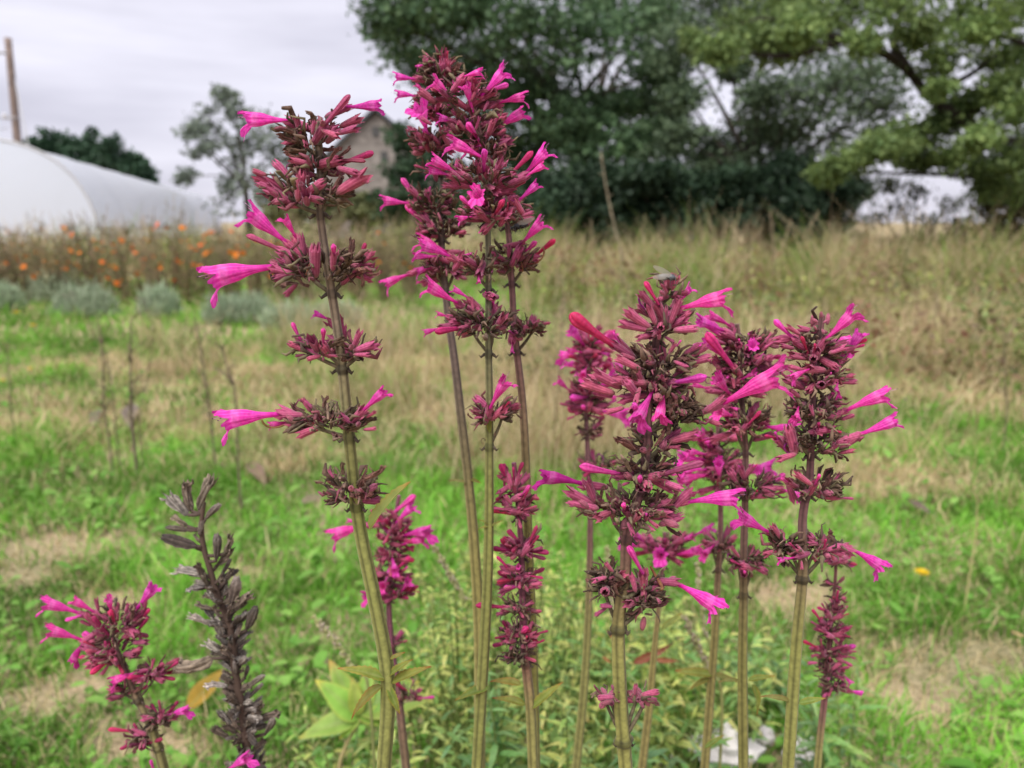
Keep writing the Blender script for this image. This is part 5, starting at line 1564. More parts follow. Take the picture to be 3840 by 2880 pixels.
I_.whorl('R7', 380, 920, 220, 110, live=18, dead=26, small=4, core=70, node=(390, 1170), spec='b0 400,960 495,860 .2; f3 200,850 130,870 .3; f1 260,830 340,850 .2; c 330,940 290,860; c 570,1000 660,960; p 570,1040 630,1000 .3; m 150,1060 60,1080 .1; c 480,930 560,900; c 260,900 240,840; f0 100,850 60,880 .2')
I_.whorl('R7', 430, 1410, 200, 80, live=14, dead=20, small=4, core=60, spec='b 430,1280 470,1250 .2; b3 350,1290 330,1260 .4; c 500,1440 600,1460; m 560,1480 680,1450; b0 450,1480 470,1440 .8; f1 640,1430 800,1480 .1')
I_.whorl('R8', 380, 480, 140, 60, live=8, dead=22, small=3, core=44, node=(378, 740), spec='w1 300,460 240,540 .1; c 340,470 280,400; m 360,530 270,490 .1; p 375,590 375,575 1.5; c 450,460 490,420; x 480,480 545,475; x 420,560 430,630')
for b, t, i in (((400, 1370), (600, 1325), 1), ((430, 1400), (535, 1640), 0), ((330, 1370), (180, 1370), 3)):
    I_.leaf('R8', b, t, i, .1)
I_.leaf('T', (1580, 1500), (1730, 1390), 1, .1)
I_.finish()

L_ = Stalk('blurred stem crowded between the stem with the fly and the right-hand one', [(1548, 860), (1552, 960), (1556, 1060), (1556, 1160), (1550, 1260), (1542, 1400), (1522, 1665)], .47, .0032, 11, upper=(.18, .09, .085), lower=(.26, .235, .08), turn=.3)
L_.whorl('R7', 190, 1050, 200, 80, live=22, dead=6, small=4, core=30, cl=.013, spec='f0 120,1130 40,1000 .1; f3 150,1130 110,1090 .3; f1 100,1180 -80,1140 .1; m 150,1060 60,1070; c 250,1060 330,1030')
L_.whorl('R7', 200, 1200, 200, 90, live=26, dead=6, small=4, core=30, cl=.013, spec='f1 100,1290 -120,1270 .1; f1 120,1330 -160,1350 .1; m 40,1250 -30,1240; p 330,1280 350,1260 .5; c 240,1250 330,1220; f3 20,1340 -60,1420 .2')
L_.whorl('R7', 200, 1340, 210, 80, live=26, dead=10, small=4, core=40, cl=.013, spec='h0 60,1450 -60,1470; c 320,1360 400,1330')
L_.whorl('R8', 190, 370, 150, 50, live=14, dead=16, small=3, core=40, cl=.012, node=(180, 560), spec='h1 100,420 -40,415 .1; c 240,370 290,330; c 120,370 60,340')
for b, t, i in (((1650, 920), (1345, 870), 1), ((1620, 950), (1440, 990), 2), ((1640, 920), (1860, 960), 3)):
    L_.leaf('T', b, t, i, .1)
L_.finish()

M_ = Stalk('low blurred stem with a wide pink whorl behind the stem with the fly', [(1436, 1150), (1430, 1230), (1422, 1320), (1412, 1420), (1402, 1530), (1386, 1665)], .50, .0032, 12, upper=(.18, .08, .085), lower=(.26, .22, .08), buddy=.32, turn=.12)
M_.whorl('R6', 990, 640, 190, 90, live=30, dead=8, small=5, core=40, cl=.014, node=(985, 780), spec='f2 860,620 800,540 .1; f1 800,600 690,560 .1; f1 1200,570 1350,490 .1; f2 1100,610 1200,560 .2; h1 1130,670 1280,680 .1; p 1000,610 1000,590 .8; d0 960,700 970,740 .3; p 800,560 700,510 .2')
M_.leaf('T', (1240, 560), (1390, 415), 3, .1)
M_.finish()

# ------------------------------------------------------------------ K, N, P: smaller stems at the sides
K_ = Stalk('small budding pink stem low at the right beside the right-hand one', [(1806, 1215), (1803, 1270), (1796, 1340), (1788, 1420), (1782, 1500), (1772, 1590), (1765, 1665)], .42, .0024, 13, upper=(.19, .075, .085), lower=(.25, .235, .08), extra=0.00, buddy=.32, turn=.62)
K_.whorl('R8', 1045, 480, 90, 45, live=16, dead=0, small=3, core=10, cl=.010, spec='m 1080,490 1155,470 .1; m 1000,490 940,500 .1; w0 1050,490 1030,440')
K_.whorl('R8', 1040, 670, 40, 20, live=4, dead=0, small=3, core=6, cl=.006)
K_.whorl('R8', 1045, 770, 45, 40, live=6, dead=0, small=3, core=6, cl=.008, spec='b2 1050,790 1058,705 .1; c 1020,800 990,770')
K_.whorl('R8', 1030, 880, 80, 60, live=14, dead=2, small=4, core=14, cl=.009, spec='m 980,870 940,800 .1; m 1080,880 1130,820 .1; b2 930,930 875,845 .1; m 1080,900 1140,880 .1')
K_.whorl('R8', 1010, 1000, 100, 60, live=16, dead=4, small=4, core=18, cl=.009, spec='m 930,980 860,935 .1; m 980,1030 915,990 .1; m 1090,1010 1165,965 .1; m 1080,1040 1150,1050 .1')
K_.whorl('R8', 1010, 1150, 130, 70, live=18, dead=6, small=4, core=24, cl=.010, spec='b0 910,1130 805,1080 .1; m 940,1140 935,1060 .1; p 1080,1120 1130,1110 .4; m 1110,1160 1195,1155 .1; m 1110,1190 1190,1205 .1; m 1000,1230 1000,1200 1.0; c 930,1180 855,1190; c 910,1240 830,1240; m 1080,1240 1080,1190')
K_.whorl('R8', 1010, 1300, 90, 60, live=12, dead=12, small=4, core=30, cl=.009)
K_.whorl('R8', 1030, 1410, 80, 50, live=8, dead=16, small=3, core=30, cl=.009, spec='f0 1090,1330 1165,1400 .2; h1 1120,1440 1255,1475 .1; b3 1150,1450 1240,1470 .1; c 950,1410 920,1385')
K_.finish()

N_ = Stalk('small pink stem in the lower left corner with a large flower head', [(236, 1320), (248, 1390), (268, 1440), (292, 1500), (318, 1550), (340, 1610), (356, 1670)], .40, .0027, 14, upper=(.17, .09, .085), lower=(.19, .165, .07), extra=.03, buddy=.32, turn=.35)
N_.whorl('N', 620, 870, 180, 110, live=34, dead=10, small=6, core=50, cl=.012, up=.8, spec='f1 425,845 205,765 .1; b3 440,850 345,885 .1; f1 435,985 230,910 .1; d0 450,990 350,1105 .1; h1 720,820 838,680 .1; b0 740,880 790,820 .1; f3 590,850 570,745 .2; c 520,830 500,760; c 660,840 680,790; m 720,940 770,880; w2 690,960 720,880 .2; c 480,910 420,880; w2 470,850 410,850')
N_.whorl('N', 600, 1030, 170, 90, live=34, dead=8, small=6, core=40, cl=.012, spec='b0 530,1080 415,1075 .1; b 520,1070 510,1035 .6; c 700,1000 785,985; c 670,1080 690,1085; c 690,1050 745,1030; c 540,1110 470,1130; c 570,1120 535,1170; m 580,1060 550,990')
N_.whorl('N', 800, 1150, 90, 50, live=16, dead=4, small=3, core=16, cl=.011, node=(785, 1300), spec='m 860,1150 940,1100 .1; c 770,1160 725,1140; c 800,1140 810,1080; c 780,1190 740,1200; f1 725,1155 565,1200 .2')
N_.whorl('N', 660, 1240, 70, 50, live=14, dead=6, small=2, core=16, cl=.010, node=(780, 1305), spec='x 640,1290 575,1310; d1 610,1200 600,1240 .3')
N_.whorl('N', 850, 1390, 80, 60, live=12, dead=8, small=3, core=24, cl=.010, spec='f2 880,1385 1000,1335 .1; m 850,1370 835,1300 .1; c 800,1350 765,1330')
N_.whorl('N', 760, 1500, 80, 60, live=10, dead=16, small=3, core=30, cl=.010, spec='b0 700,1465 570,1455 .1; c 740,1490 700,1480')
N_.finish()

P_ = Stalk('tiny stem at the bottom edge with one pink flower beside the grey spike', [(498, 1672), (496, 1720), (494, 1760)], .40, .0022, 15, upper=(.17, .10, .085), lower=(.19, .17, .07), extra=0.00, turn=.3)
P_.whorl('O', 498, 1690, 22, 16, live=12, dead=6, small=3, core=14, cl=.010, spec='f2 492,1665 540,1622 .1; c 500,1690 520,1660')
P_.finish()
P2 = Stalk('tiny stem at the bottom edge with one coral bud beside the corner stem', [(334, 1680), (338, 1720), (340, 1760)], .41, .0022, 16, upper=(.17, .10, .085), lower=(.19, .17, .07), extra=0.00, turn=.3)
P2.whorl('O', 336, 1698, 22, 16, live=12, dead=6, small=3, core=14, cl=.010, spec='b3 334,1672 326,1642 .1')
P2.finish()

# ================================================================== GREY SEED SPIKE, INSECTS, LOW PLANTS
def pod_mesh(seed):
    r = random.Random(seed)
    mb = MB(); nth = 14
    V, C = [], []
    zs = [0, .05, .12, .25, .4, .55, .7, .8, .9, .97, 1.0]
    tab = [(0, .04), (.1, .085), (.3, .12), (.55, .13), (.8, .125), (.95, .10), (1, .07)]
    ph = [r.uniform(0, 6.28) for _ in range(3)]
    bx = r.uniform(-.12, .12)
    for z in zs:
        for k in range(nth):
            th = 2 * math.pi * k / nth
            rr = lerp_tab(tab, z) * (1 + .16 * math.cos(5 * th) + .22 * math.sin(2 * th + ph[0] + 3 * z) + r.uniform(-.12, .12))
            V.append(Vector((rr * math.cos(th) + bx * z * z, rr * math.sin(th) * .8, z + (.05 * math.sin(3 * th + ph[1]) if z > .9 else 0))))
            kk = .5 + .5 * math.cos(5 * th)
            c = np.array([.055, .041, .033]) * (1 - kk * .6) + np.array([.25, .20, .165]) * kk * .6
            t = smooth((z - .55) / .4)
            C.append(c * (1 - t * .5) + np.array([.30, .26, .235]) * t * .5 * (.3 if seed % 2 else 1))
    F = []
    for i in range(len(zs) - 1):
        for k in range(nth):
            F.append((i * nth + k, i * nth + (k + 1) % nth, (i + 1) * nth + (k + 1) % nth, (i + 1) * nth + k))
    F.append(tuple((len(zs) - 1) * nth + k for k in range(nth)))
    mb.add(V, F, np.array(C))
    return mb.mesh('seed_pod', M_DEAD, False)


PODS = [pod_mesh(0), pod_mesh(1)] + [calyx_mesh(300 + s, .85, 'dead', t_) for s, t_ in enumerate(((.30, .26, .225), (.22, .17, .13), (.34, .30, .27), (.17, .13, .10)))]
for me_ in PODS[2:]: me_.name = 'seed_pod'


def seed_spike():
    Y = .41
    r = random.Random(5)
    path = [(1075, 260), (1062, 380), (1075, 500), (1110, 620), (1150, 760), (1210, 900), (1230, 1060), (1245, 1180), (1270, 1320), (1290, 1480), (1310, 1640), (1320, 1760)]
    P = spline([at(*px('N', x, y), Y) for x, y in path], 48)
    e = P[-1] + (P[-1] - P[-4]).normalized() * .08
    base = Vector((e.x, e.y, 0))
    root = empty('seed_spike', base, 'dead grey brown seed spike standing in front of the lawn at lower left', 'dead flower stem')
    mb = MB()
    Q = P + [e, base + Vector((0, 0, -.01))]
    Q = spline(Q[::3] + [Q[-1]], 60)
    tube(mb, Q, [.0013 + .0013 * min(i / 40, 1) for i in range(60)], (.085, .055, .042), 8)
    
    def pod(b, t):
        q = min(P, key=lambda s_: (s_ - b).length - .25 * (s_.z < b.z) * .01)
        tube(mb, [q, q.lerp(b, .5) + Vector((0, 0, -.0006)), b], [.0011, .0010, .0011], (.075, .052, .042), 5)
        o = bpy.data.objects.new('seed_pod', PODS[r.randrange(6)])
        link(o, root)
        o.matrix_basis = Matrix.Translation(-base) @ frame(b, t, Vector((r.uniform(-1, 1), r.uniform(-1, 1), .4)))
    for b, t in (((1050, 300), (1092, 112)), ((1012, 305), (938, 150)), ((990, 325), (856, 208)), ((1080, 350), (1152, 265)), ((985, 385), (915, 325)), ((995, 405), (876, 385)), ((1040, 490), (852, 452)), ((1000, 480), (920, 470)),
                 ((1145, 590), (1258, 497)), ((1140, 565), (1152, 425)), ((1182, 530), (1246, 418)), ((1092, 645), (905, 600)), ((1115, 700), (1012, 715)), ((1060, 470), (1010, 430)), ((1050, 420), (1070, 330)), ((1120, 1080), (945, 1190)),
                 ((1220, 800), (1260, 655)), ((1240, 830), (1305, 705)), ((1300, 930), (1360, 810)), ((1100, 900), (990, 840)), ((1130, 880), (1070, 800)), ((1170, 960), (1150, 860)), ((1180, 1060), (1070, 985)),
                 ((1300, 1240), (1380, 1170)), ((1200, 1230), (1080, 1195)), ((1370, 1400), (1490, 1345)), ((1220, 1430), (1150, 1340)), ((1210, 1500), (1110, 1440)), ((1400, 1480), (1450, 1400)), ((1290, 1400), (1350, 1320))):
        yb = Y + r.uniform(-.003, .003)
        p0, p1 = at(*px('N', *b), yb), at(*px('N', *t), yb - r.uniform(-.004, .004))
        pod(p0, p1)
    for i in range(190):
        u = r.random() ** .9
        k = int(14 + u * 33)
        c = P[min(k, 47)]
        if 26 < k < 30 and r.random() < .6: continue
        a = r.uniform(0, 6.28); el = r.uniform(.1, 1.25)
        d = Vector((math.cos(a) * math.cos(el), math.sin(a) * math.cos(el), math.sin(el)))
        q = r.uniform(.001, .006) * (.6 + .6 * math.sin(k * .55) ** 2)
        b = c + Vector((math.cos(a), math.sin(a), 0)) * q
        l = r.uniform(.0075, .0130)
        pod(b, b + d * l)
    mb.build('stem', M_BARK, root, origin=base)


seed_spike()


# ------------------------------------------------------------------ insects
M_FLY = mat_col('fly_body', rough=.45, trans=0, nscale=900, namt=.3, objvar=0, hue=0, spec=.5)


def wing_material():
    m = bpy.data.materials.new('insect_wing'); m.use_nodes = True
    t = m.node_tree; t.nodes.clear(); N = t.nodes.new
    out = N('ShaderNodeOutputMaterial'); bs = N('ShaderNodeBsdfPrincipled'); bs.inputs['Base Color'].default_value = (.34, .31, .27, 1); bs.inputs['Roughness'].default_value = .25
    tp = N('ShaderNodeBsdfTransparent'); a = N('ShaderNodeMixShader'); a.inputs[0].default_value = .45
    t.links.new(bs.outputs[0], a.inputs[1]); t.links.new(tp.outputs[0], a.inputs[2]); t.links.new(a.outputs[0], out.inputs['Surface'])
    return m


M_WING = wing_material()


def insect(name, label, cat, pos, fw, L_, dark, wings=True, wing_dirs=None, foot=-.0024):
    """head towards fw"""
    root = empty(name, pos, label, cat)
    x = fw.normalized(); z = Vector((0, 0, 1)); y = z.cross(x).normalized(); z = x.cross(y)
    R = Matrix((x, y, z)).transposed()
    loc = lambda a, b, c_: x * (a * L_) + y * (b * L_) + z * (c_ * L_)
    mb = MB(); ellipsoid(mb, loc(-.18, 0, 0), (.30 * L_, .16 * L_, .15 * L_), dark['abd'], R, 14, 10); mb.build('abdomen', M_FLY, root)
    mb = MB(); ellipsoid(mb, loc(.14, 0, .02), (.19 * L_, .16 * L_, .16 * L_), dark['thx'], R, 14, 10)
    for k in range(16):
        a = random.uniform(0, 6.28); q = loc(.14 + .12 * math.cos(a), .1 * math.sin(a), .15)
        tube(mb, [q, q + loc(-.05, 0, .05)], [L_ * .006, L_ * .002], (.02, .02, .02), 3)
    mb.build('thorax', M_FLY, root)
    mb = MB(); ellipsoid(mb, loc(.39, 0, -.01), (.09 * L_, .13 * L_, .11 * L_), (.12, .11, .10), R, 12, 8); h = mb.build('head', M_FLY, root)
    for s in (-1, 1):
        mb = MB(); ellipsoid(mb, loc(.41, s * .085, .01), (.065 * L_, .065 * L_, .09 * L_), dark['eye'], R, 10, 8); mb.build('eye', M_FLY, h)
        mb = MB(); tube(mb, [loc(.46, s * .03, .02), loc(.53, s * .04, -.02)], [L_ * .012, L_ * .006], (.03, .03, .03), 4); mb.build('antenna', M_FLY, h)
    for s in (-1, 1):
        for a, b in ((.26, .36), (.14, .10), (.02, -.22)):
            mb = MB(); k = loc(a, s * .12, -.08); kn = loc((a + b) / 2, s * .34, .02); ft = loc(b, s * .40, foot / L_); 
            tube(mb, spline([k, kn, ft, ft + loc(.05, s * .03, 0)], 8), [L_ * .022, L_ * .02, L_ * .018, L_ * .016, L_ * .014, L_ * .012, L_ * .01, L_ * .008], (.03, .028, .026), 5); mb.build('leg', M_FLY, root)
    for wd in (wing_dirs or ()):
        mb = MB(); a = loc(.12, wd[1] * .25, .15); d = (x * wd[0] + y * wd[1] + z * wd[2]).normalized() * L_ * .95
        sv = (z * .9 - y * .45 * wd[1]).normalized() * L_ * .15; sv = (sv - d * (sv.dot(d) / d.length_squared))
        V, n = [], 9
        for i in range(n):
            t = i / (n - 1); w = math.sin(math.pi * (t * .86 + .07)) ** .7
            V += [a + d * t + sv * w * .8, a + d * t + z * L_ * .012 * math.sin(3 * t), a + d * t - sv * w * 1.1]
        F = []
        for i in range(n - 1):
            F += [(i * 3, i * 3 + 1, i * 3 + 4, i * 3 + 3), (i * 3 + 1, i * 3 + 2, i * 3 + 5, i * 3 + 4)]
        mb.add(V, F, (.5, .5, .5)); mb.build('wing', M_WING, root)


fp = at(*px('R5', 1025, 112), .2815)
insect('fly', 'grey fly with clear wings sitting on the tip of the stem', 'fly', fp, Vector((1, -.15, -.10)), .0078, {'abd': (.14, .14, .15), 'thx': (.075, .078, .085), 'eye': (.16, .05, .035)}, wing_dirs=((-1, .30, .34), (-1, -.42, -.22)))
bp_ = at(*px('R3', 1240, 1450), .374)
insect('black_bee', 'small black bee clinging to the right stem of the middle clump', 'bee', bp_, Vector((-1, -.2, -.25)), .0095, {'abd': (.010, .010, .012), 'thx': (.012, .012, .014), 'eye': (.01, .01, .012)}, wing_dirs=((-1, .25, .1),))

# ------------------------------------------------------------------ low leafy plants
HL = {
    'yellow': [leaf_mesh(31, 0.252, .3, .3, .2, .01, (0.621, 0.713, 0.196), (0.720, 0.720, 0.276), (0.713, 0.598, 0.230)), leaf_mesh(32, 0.222, .5, .15, -.2, .01, (0.437, 0.598, 0.149), (0.644, 0.690, 0.230), (0.667, 0.575, 0.207)), leaf_mesh(33, 0.281, .2, .5, .3, .01, (0.598, 0.655, 0.207), (0.720, 0.720, 0.322), (0.690, 0.483, 0.172))],
    'green': [leaf_mesh(41, 0.237, .3, .25, .2, .012, (0.230, 0.425, 0.127), (0.368, 0.552, 0.184), (0.414, 0.506, 0.161)), leaf_mesh(42, 0.207, .5, .4, -.3, .012, (0.276, 0.460, 0.172), (0.414, 0.575, 0.241), (0.460, 0.529, 0.184)), leaf_mesh(43, 0.266, .25, .15, .1, .012, (0.196, 0.391, 0.103), (0.322, 0.529, 0.161), (0.391, 0.483, 0.138))],
    'dark': [leaf_mesh(51, 0.192, .25, .35, .2, .014, (0.138, 0.299, 0.115), (0.230, 0.402, 0.172), (0.299, 0.414, 0.149)), leaf_mesh(52, 0.222, .35, .5, -.25, .014, (0.172, 0.333, 0.149), (0.265, 0.437, 0.207), (0.345, 0.437, 0.161)), leaf_mesh(53, 0.178, .4, .2, .35, .014, (0.196, 0.356, 0.172), (0.299, 0.471, 0.241), (0.391, 0.483, 0.184))],
}


def herb(label, cx, ytop, Y, n, kinds, size, spread, seed, name='leafy_herb', cat='plant', grp='low leafy plants around the hyssop stems', step=.016, stemc=(.24, .30, .09)):
    r = random.Random(seed)
    size *= .78; n = int(n * 1.15); step *= .85
    top = at2(cx, ytop, Y)
    b = Vector((top.x, Y, float(ground_z(top.x, Y))))
    H = max(top.z - b.z, .06)
    root = empty(name, b, label, cat, grp)
    st = MB(); pend = []
    for k in range(n):
        a = r.uniform(0, 6.28); q = spread * r.uniform(.2, 1); h = H * r.uniform(.55, 1.05)
        e = Vector((math.cos(a) * q, math.sin(a) * q * .8, h))
        p = spline([Vector((math.cos(a) * q * .15, math.sin(a) * q * .15, -.01)), Vector((e.x * .5, e.y * .5, h * .55)), e], 14)
        tube(st, p, [.0016 - .0009 * i / 13 for i in range(14)], stemc, 5)
        ln = h * r.uniform(.55, .75); m = max(int(ln / step), 3)
        for i in range(m):
            t = 1 - (i / m) * (ln / h)
            f = t * 13; j = min(int(f), 12); c = p[j].lerp(p[j + 1], f - j)
            aa = r.uniform(0, 6.28) if i == 0 else aa + 1.57
            for s in (0, math.pi):
                s_ = size * (.45 + .75 * (1 - abs(2 * (i / m) - .9))) * r.uniform(.75, 1.2)
                d = Vector((math.cos(aa + s), math.sin(aa + s), r.uniform(-.15, .75) + (.6 if i == 0 else 0))).normalized()
                pend.append((c, c + d * s_))
    so = st.build('stems', M_HERB, root)
    if len(pend) > 290: pend = r.sample(pend, 290)
    for c, t in pend:
        ks = HL[r.choice(kinds)]
        o = bpy.data.objects.new('leaf', ks[r.randrange(3)])
        link(o, so)
        o.matrix_basis = frame(c, t, Vector((r.uniform(-.3, .3), r.uniform(-.3, .3), 1)))


YW, GR, DKK = ['yellow', 'yellow', 'green'], ['green', 'yellow', 'green', 'yellow'], ['dark', 'green', 'green']
herb('yellow green leafy plant just right of the blurred magenta stem', 990, 1215, .80, 16, YW, .022, .11, 1)
herb('tall pale yellow green leafy shoots behind the shorter budding stem', 1190, 1170, .88, 15, YW, .021, .10, 2)
herb('yellow green leafy plant between the two tall clump stems near the ground', 1080, 1290, .74, 16, YW, .020, .09, 3)
herb('mixed green leafy plant left of the blurred slender stem foot', 1225, 1310, .78, 14, GR, .026, .09, 4)
herb('pale leafy plant behind the yellowing broad-leaved shoot', 925, 1330, .86, 14, YW, .020, .09, 5)
herb('mid green leafy plant behind the foot of the stem with the fly', 1380, 1370, .78, 12, GR, .034, .09, 6)
herb('mid green leafy plant below the crowded blurred stem', 1500, 1350, .80, 12, GR, .032, .09, 7)
herb('low dark green plant at the bottom edge below the middle clump', 1120, 1490, .64, 12, DKK, .034, .08, 8)
herb('dark green leafy plant left of the white stones at the bottom', 1395, 1520, .62, 11, DKK, .042, .07, 9)
herb('dark green large-leaved plant behind the right-hand stem foot', 1700, 1400, .98, 11, DKK, .050, .12, 10)
herb('dark green leafy plant right of the small right-hand budding stem', 1850, 1500, .74, 10, DKK, .042, .08, 11)
herb('low pale leafy plant at the bottom edge right of the tallest stem', 965, 1500, .66, 12, GR, .026, .08, 12)
herb('low green leafy plant at the bottom between clump and fly stem', 1250, 1470, .66, 13, GR, .034, .09, 13)
herb('grey green leafy plant behind the crowded right stems', 1590, 1330, .90, 12, GR, .030, .11, 14)
herb('pale shoot leaning right of the tall clump stems', 1300, 1215, .92, 10, YW, .022, .10, 15)
herb('tall pale yellow green shoots between magenta stem and middle clump', 1000, 1130, 1.0, 16, YW, .024, .13, 17)
herb('pale yellow green shoots filling behind the middle clump', 1110, 1180, .98, 15, YW, .024, .13, 18)
herb('pale green shoots behind the blurred slender stem', 1260, 1200, 1.02, 15, GR, .028, .13, 19)
herb('pale green leafy mound behind the low blurred stem', 1430, 1270, 1.0, 14, GR, .032, .12, 20)
herb('low mid green plant left of the tallest stem foot', 760, 1540, .74, 10, GR, .028, .10, 16)

# pale catkin-like seed shoots leaning out of the herbs
def wand(label, pts, Y, seed):
    r = random.Random(seed)
    P = [at2(x, y, Y) for x, y in pts]
    b = Vector((P[-1].x, Y, 0))
    root = empty('seed_shoot', b, label, 'seed shoot', 'pale seed shoots among the low plants')
    mb = MB(); p = spline(P[:] + [b], 24)
    tube(mb, p, [.0009 + .0008 * i / 23 for i in range(24)], (.36, .38, .15), 5)
    mb.build('stem', M_HERB, root, origin=b)
    mb = MB()
    for i in range(120):
        k = r.randrange(0, 12); c = p[k].lerp(p[k + 1], r.random())
        d = Vector((r.gauss(0, 1), r.gauss(0, 1), r.gauss(0, 1))).normalized()
        ellipsoid(mb, c + d * r.uniform(.001, .0035), (.0012, .0012, .0019), r.choice([(.46, .46, .22), (.55, .5, .3), (.40, .42, .18), (.5, .42, .33)]), nu=5, nv=4)
    o = mb.build('seeds', M_HERB, root, origin=b); o['kind'] = 'stuff'


wand('pale seed shoot leaning left above the lawn beside the tallest stem', [(678, 1335), (720, 1380), (760, 1440), (800, 1520)], .62, 1)
wand('pale yellow seed shoot reaching up left to the blurred magenta stem', [(930, 1165), (960, 1220), (1000, 1290), (1030, 1370)], .66, 2)
wand('upright pale seed shoot right of the stem with the fly', [(1505, 1215), (1512, 1290), (1525, 1370), (1535, 1450)], .70, 3)
wand('pale seed shoot between the blurred slender stem and the fly stem', [(1310, 1180), (1318, 1260), (1325, 1340), (1330, 1430)], .74, 4)
wand('pale seed shoot below the crowded right stems leaning left', [(1478, 1330), (1500, 1380), (1530, 1450), (1560, 1540)], .62, 5)


# broad yellow-green shoot at the foot of the tallest stem
def broad_shoot():
    r = random.Random(3)
    Y = .72
    c = at(*px('Q', 520, 1380), Y)
    b = Vector((at(*px('Q', 390, 1680), Y).x - .01, Y + .01, 0))
    root = empty('broad_leaf_shoot', b, 'bright yellow green broad-leaved shoot behind the foot of the tallest stem', 'plant')
    mb = MB(); tube(mb, spline([c, at(*px('Q', 400, 1650), Y), b], 12), [.0018 + .0008 * i / 11 for i in range(12)], (.42, .34, .16), 7); mb.build('stem', M_STEM, root, origin=b)
    ms = [leaf_mesh(61, .46, .2, .25, .1, .004, (.33, .50, .09), (.42, .58, .13), (.60, .45, .10)), leaf_mesh(62, .42, .25, .35, -.2, .004, (.28, .46, .08), (.40, .56, .12), (.62, .36, .10)), leaf_mesh(63, .40, .35, .2, .2, .004, (.36, .52, .11), (.46, .58, .15), (.55, .48, .12))]
    for k, (t, tw) in enumerate((((300, 1168), .1), ((360, 1080), -.1), ((155, 1465), .2), ((385, 1490), .4), ((620, 1250), -.2), ((920, 1235), -.1), ((560, 1100), -.3), ((690, 1400), .3), ((470, 1180), .2), ((820, 1150), -.2))):
        o = bpy.data.objects.new('leaf', ms[k % 3]); link(o, root)
        bb = c + Vector((r.uniform(-.004, .004), r.uniform(-.004, .004), r.uniform(-.008, .008)))
        tp = at(*px('Q', *t), Y); tp = at(*px('Q', *t), Y - tw * (tp - bb).length)
        o.matrix_basis = Matrix.Translation(-b) @ frame(bb, tp, Vector((0, -.6, 1)))


broad_shoot()


# ------------------------------------------------------------------ fallen leaves, stones, small yellow flowers
def fallen(label, win, a, b, colA, colB, seed, lift=.03, width=.3, name='fallen_leaf', lying=True):
    u0, v0 = px(win, *a); u1, v1 = px(win, *b)
    p0, p1 = ground(u0, v0), ground(u1, v1)
    p0 = p0 + (CAMP - p0) * (lift / CAM_H); p1 = p1 + (CAMP - p1) * ((lift + .012) / CAM_H)
    me = leaf_mesh(seed, width, .25, .12, .3, .004, colA, colB, colB, 'fallen_leaf')
    o = bpy.data.objects.new(name, me); link(o)
    o.matrix_basis = frame(p0, p1, Vector((.2, -.5, 1)))
    tag(o, label, 'leaf', 'fallen leaves on the lawn')


fallen('orange fallen leaf behind the dead grey seed spike', 'N', (995, 1350), (1180, 1110), (.62, .30, .06), (.70, .36, .10), 71)
fallen('pale tan fallen leaf at the right edge of the lawn', 'U', (1885, 735), (1795, 685), (.55, .36, .20), (.60, .40, .24), 72)
fallen('pinkish dry leaf on the lawn left of the lowest whorl of the tallest stem', 'O', (495, 1008), (455, 998), (.36, .25, .17), (.40, .30, .21), 73, .04, .22)
fallen('small pinkish dry leaf beside the dry stalk under the lowest pink flower', 'O', (540, 1000), (570, 1030), (.36, .25, .17), (.40, .30, .21), 74, .04, .22)
fallen('grey dry leaf on the lawn at the foot of the thickest dry stalk', 'O', (284, 875), (276, 905), (.22, .18, .15), (.27, .22, .18), 75, .05, .2)
fallen('thin grey dry leaf left of the paired dry stalk', 'O', (212, 885), (196, 908), (.24, .20, .16), (.28, .23, .18), 76, .05, .18)
fallen('curled pale brown leaf under the brown lowest whorl of the tallest stem', 'O', (650, 1085), (700, 1066), (.36, .30, .2), (.42, .36, .26), 77, .05, .36)
fallen('brown leaf among the grass right of the right-hand stem', 'O', (1960, 1080), (2010, 1100), (.26, .19, .16), (.32, .24, .2), 78, .05)
fallen('pale brown leaf on bare earth at the bottom left', 'O', (372, 1610), (408, 1598), (.40, .26, .18), (.46, .32, .22), 79)


def rusty_leaf(label, a, b, Y, seed, mesh_seed):
    p0, p1 = at(*px('T', *a), Y), at(*px('T', *b), Y - .004)
    me = leaf_mesh(mesh_seed, .20, .6, .2, .9, .02, (.44, .17, .08), (.54, .24, .12), (.10, .05, .04), 'rusty_leaf')
    o = bpy.data.objects.new('rusty_leaf', me); link(o); o.matrix_basis = frame(p0, p1, Vector((.3, -.8, .6)))
    tag(o, label, 'leaf', 'rust coloured leaves among the low plants')


rusty_leaf('rust red dead leaf rising behind the low blurred stem', (1010, 820), (1345, 680), .70, 1, 81)
rusty_leaf('rust red dead leaf lying flat right of the low blurred stem', (1180, 795), (1395, 810), .70, 2, 82)
rusty_leaf('small rust red leaf left of the fly stem foot', (800, 560), (865, 650), .72, 3, 83)
rusty_leaf('small dull rust leaf just below the other left of the fly stem', (760, 770), (850, 830), .72, 4, 84)


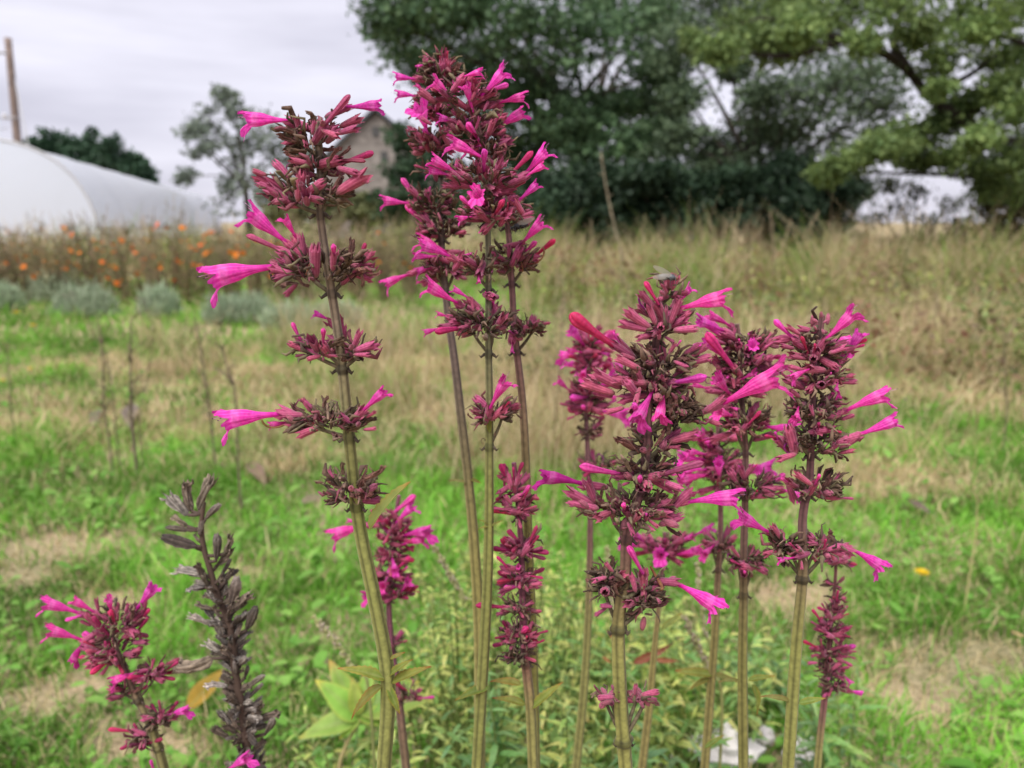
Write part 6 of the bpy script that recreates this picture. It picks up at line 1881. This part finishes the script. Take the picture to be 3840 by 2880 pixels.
def stone(label, win, c, w, h, seed):
    r = random.Random(seed)
    g = ground(*px(win, *c))
    k = WIN[win][2] / FPX * (g - CAMP).length
    W, Hh = w * k * .5, h * k * .55
    mb = MB()
    V, F = [], []
    nu, nv = 18, 11
    for j in range(nv + 1):
        ph = math.pi * j / nv
        for i in range(nu):
            th = 2 * math.pi * i / nu
            d = Vector((math.sin(ph) * math.cos(th), math.sin(ph) * math.sin(th), math.cos(ph)))
            q = 1 + .18 * math.sin(2.3 * d.x * 3 + seed) + .15 * math.sin(3.1 * d.y * 3 + seed * 2) + .12 * math.sin(4 * d.z * 2 + seed)
            V.append(Vector((d.x * W * q, d.y * W * .7 * q, d.z * Hh * q)))
    for j in range(nv):
        for i in range(nu):
            F.append((j * nu + i, (j + 1) * nu + i, (j + 1) * nu + (i + 1) % nu, j * nu + (i + 1) % nu))
    mb.add(V, F, (.72, .67, .66))
    o = mb.build('white_stone', M_STONEW, None, smooth=False); o.location = (g.x, g.y, Hh * .55)
    tag(o, label, 'stone', 'pale stones at the foot of the plants')


M_STONEW = mat_col('pale_stone', rough=.85, trans=0, nscale=60, namt=.15, objvar=.1, hue=.01, bump=.6, bscale=120)
stone('largest white stone at the bottom edge left of the right-hand stem', 'T', (1740, 1610), 400, 260, 1)
stone('small white stone just right of the right-hand stem near the bottom', 'T', (2040, 1450), 130, 130, 2)
stone('medium white stone at the bottom right of the right-hand stem', 'U', (290, 1600), 170, 170, 3)
stone('tiny white stone left of the largest white stone', 'T', (1290, 1640), 100, 90, 4)


def yellow_flower(label, x, y, h, seed, s=1.0):
    r = random.Random(seed)
    # the head is seen at (x, y): put it h above the ground
    d = ray(x * S2, y * S2); t = (h - CAM_H) / d.z; p = CAMP + d * t
    b = Vector((p.x, p.y, float(ground_z(p.x, p.y))))
    root = empty('yellow_flower', b, label, 'flower', 'small yellow flowers in the lawn')
    top = p - b
    mb = MB(); tube(mb, spline([(0, 0, -.01), (.004, .003, top.z * .5), top], 8), .0013, (.16, .24, .06), 5); mb.build('stem', M_HERB, root)
    mb = MB()
    for ring in range(2):
        for k in range(10):
            a = 2 * math.pi * k / 10 + ring * .3; l = (.012 - .004 * ring) * s
            dd = Vector((math.cos(a), math.sin(a), .25 + ring * .3)); sv = Vector((-math.sin(a), math.cos(a), 0)) * l * .26
            o_ = top + Vector((0, -.002, .001 * ring))
            mb.add([o_, o_ + dd * l * .6 + sv, o_ + dd * l + sv * .6, o_ + dd * l - sv * .6, o_ + dd * l * .6 - sv], [(0, 1, 2, 3, 4)], (.80, .58, .02))
    mb.build('flower_head', M_HERB, root, smooth=False)


yellow_flower('yellow flower in the lawn right of the right-hand stem', 1990, 1237, .05, 1, 1.15)
yellow_flower('yellow flower in the lawn nearest the left edge', 6, 822, .10, 2)
yellow_flower('yellow flower in the lawn second from the left edge below the cushions', 66, 797, .10, 3)
yellow_flower('yellow flower just in front of the left cushion shrub', 36, 675, .12, 4, 1.7)
yellow_flower('yellow flower to the right of the one by the left cushion shrub', 72, 703, .10, 5, 1.6)
yellow_flower('pale yellow flower beyond the blurred slender stem', 1350, 640, .12, 6, 1.6)
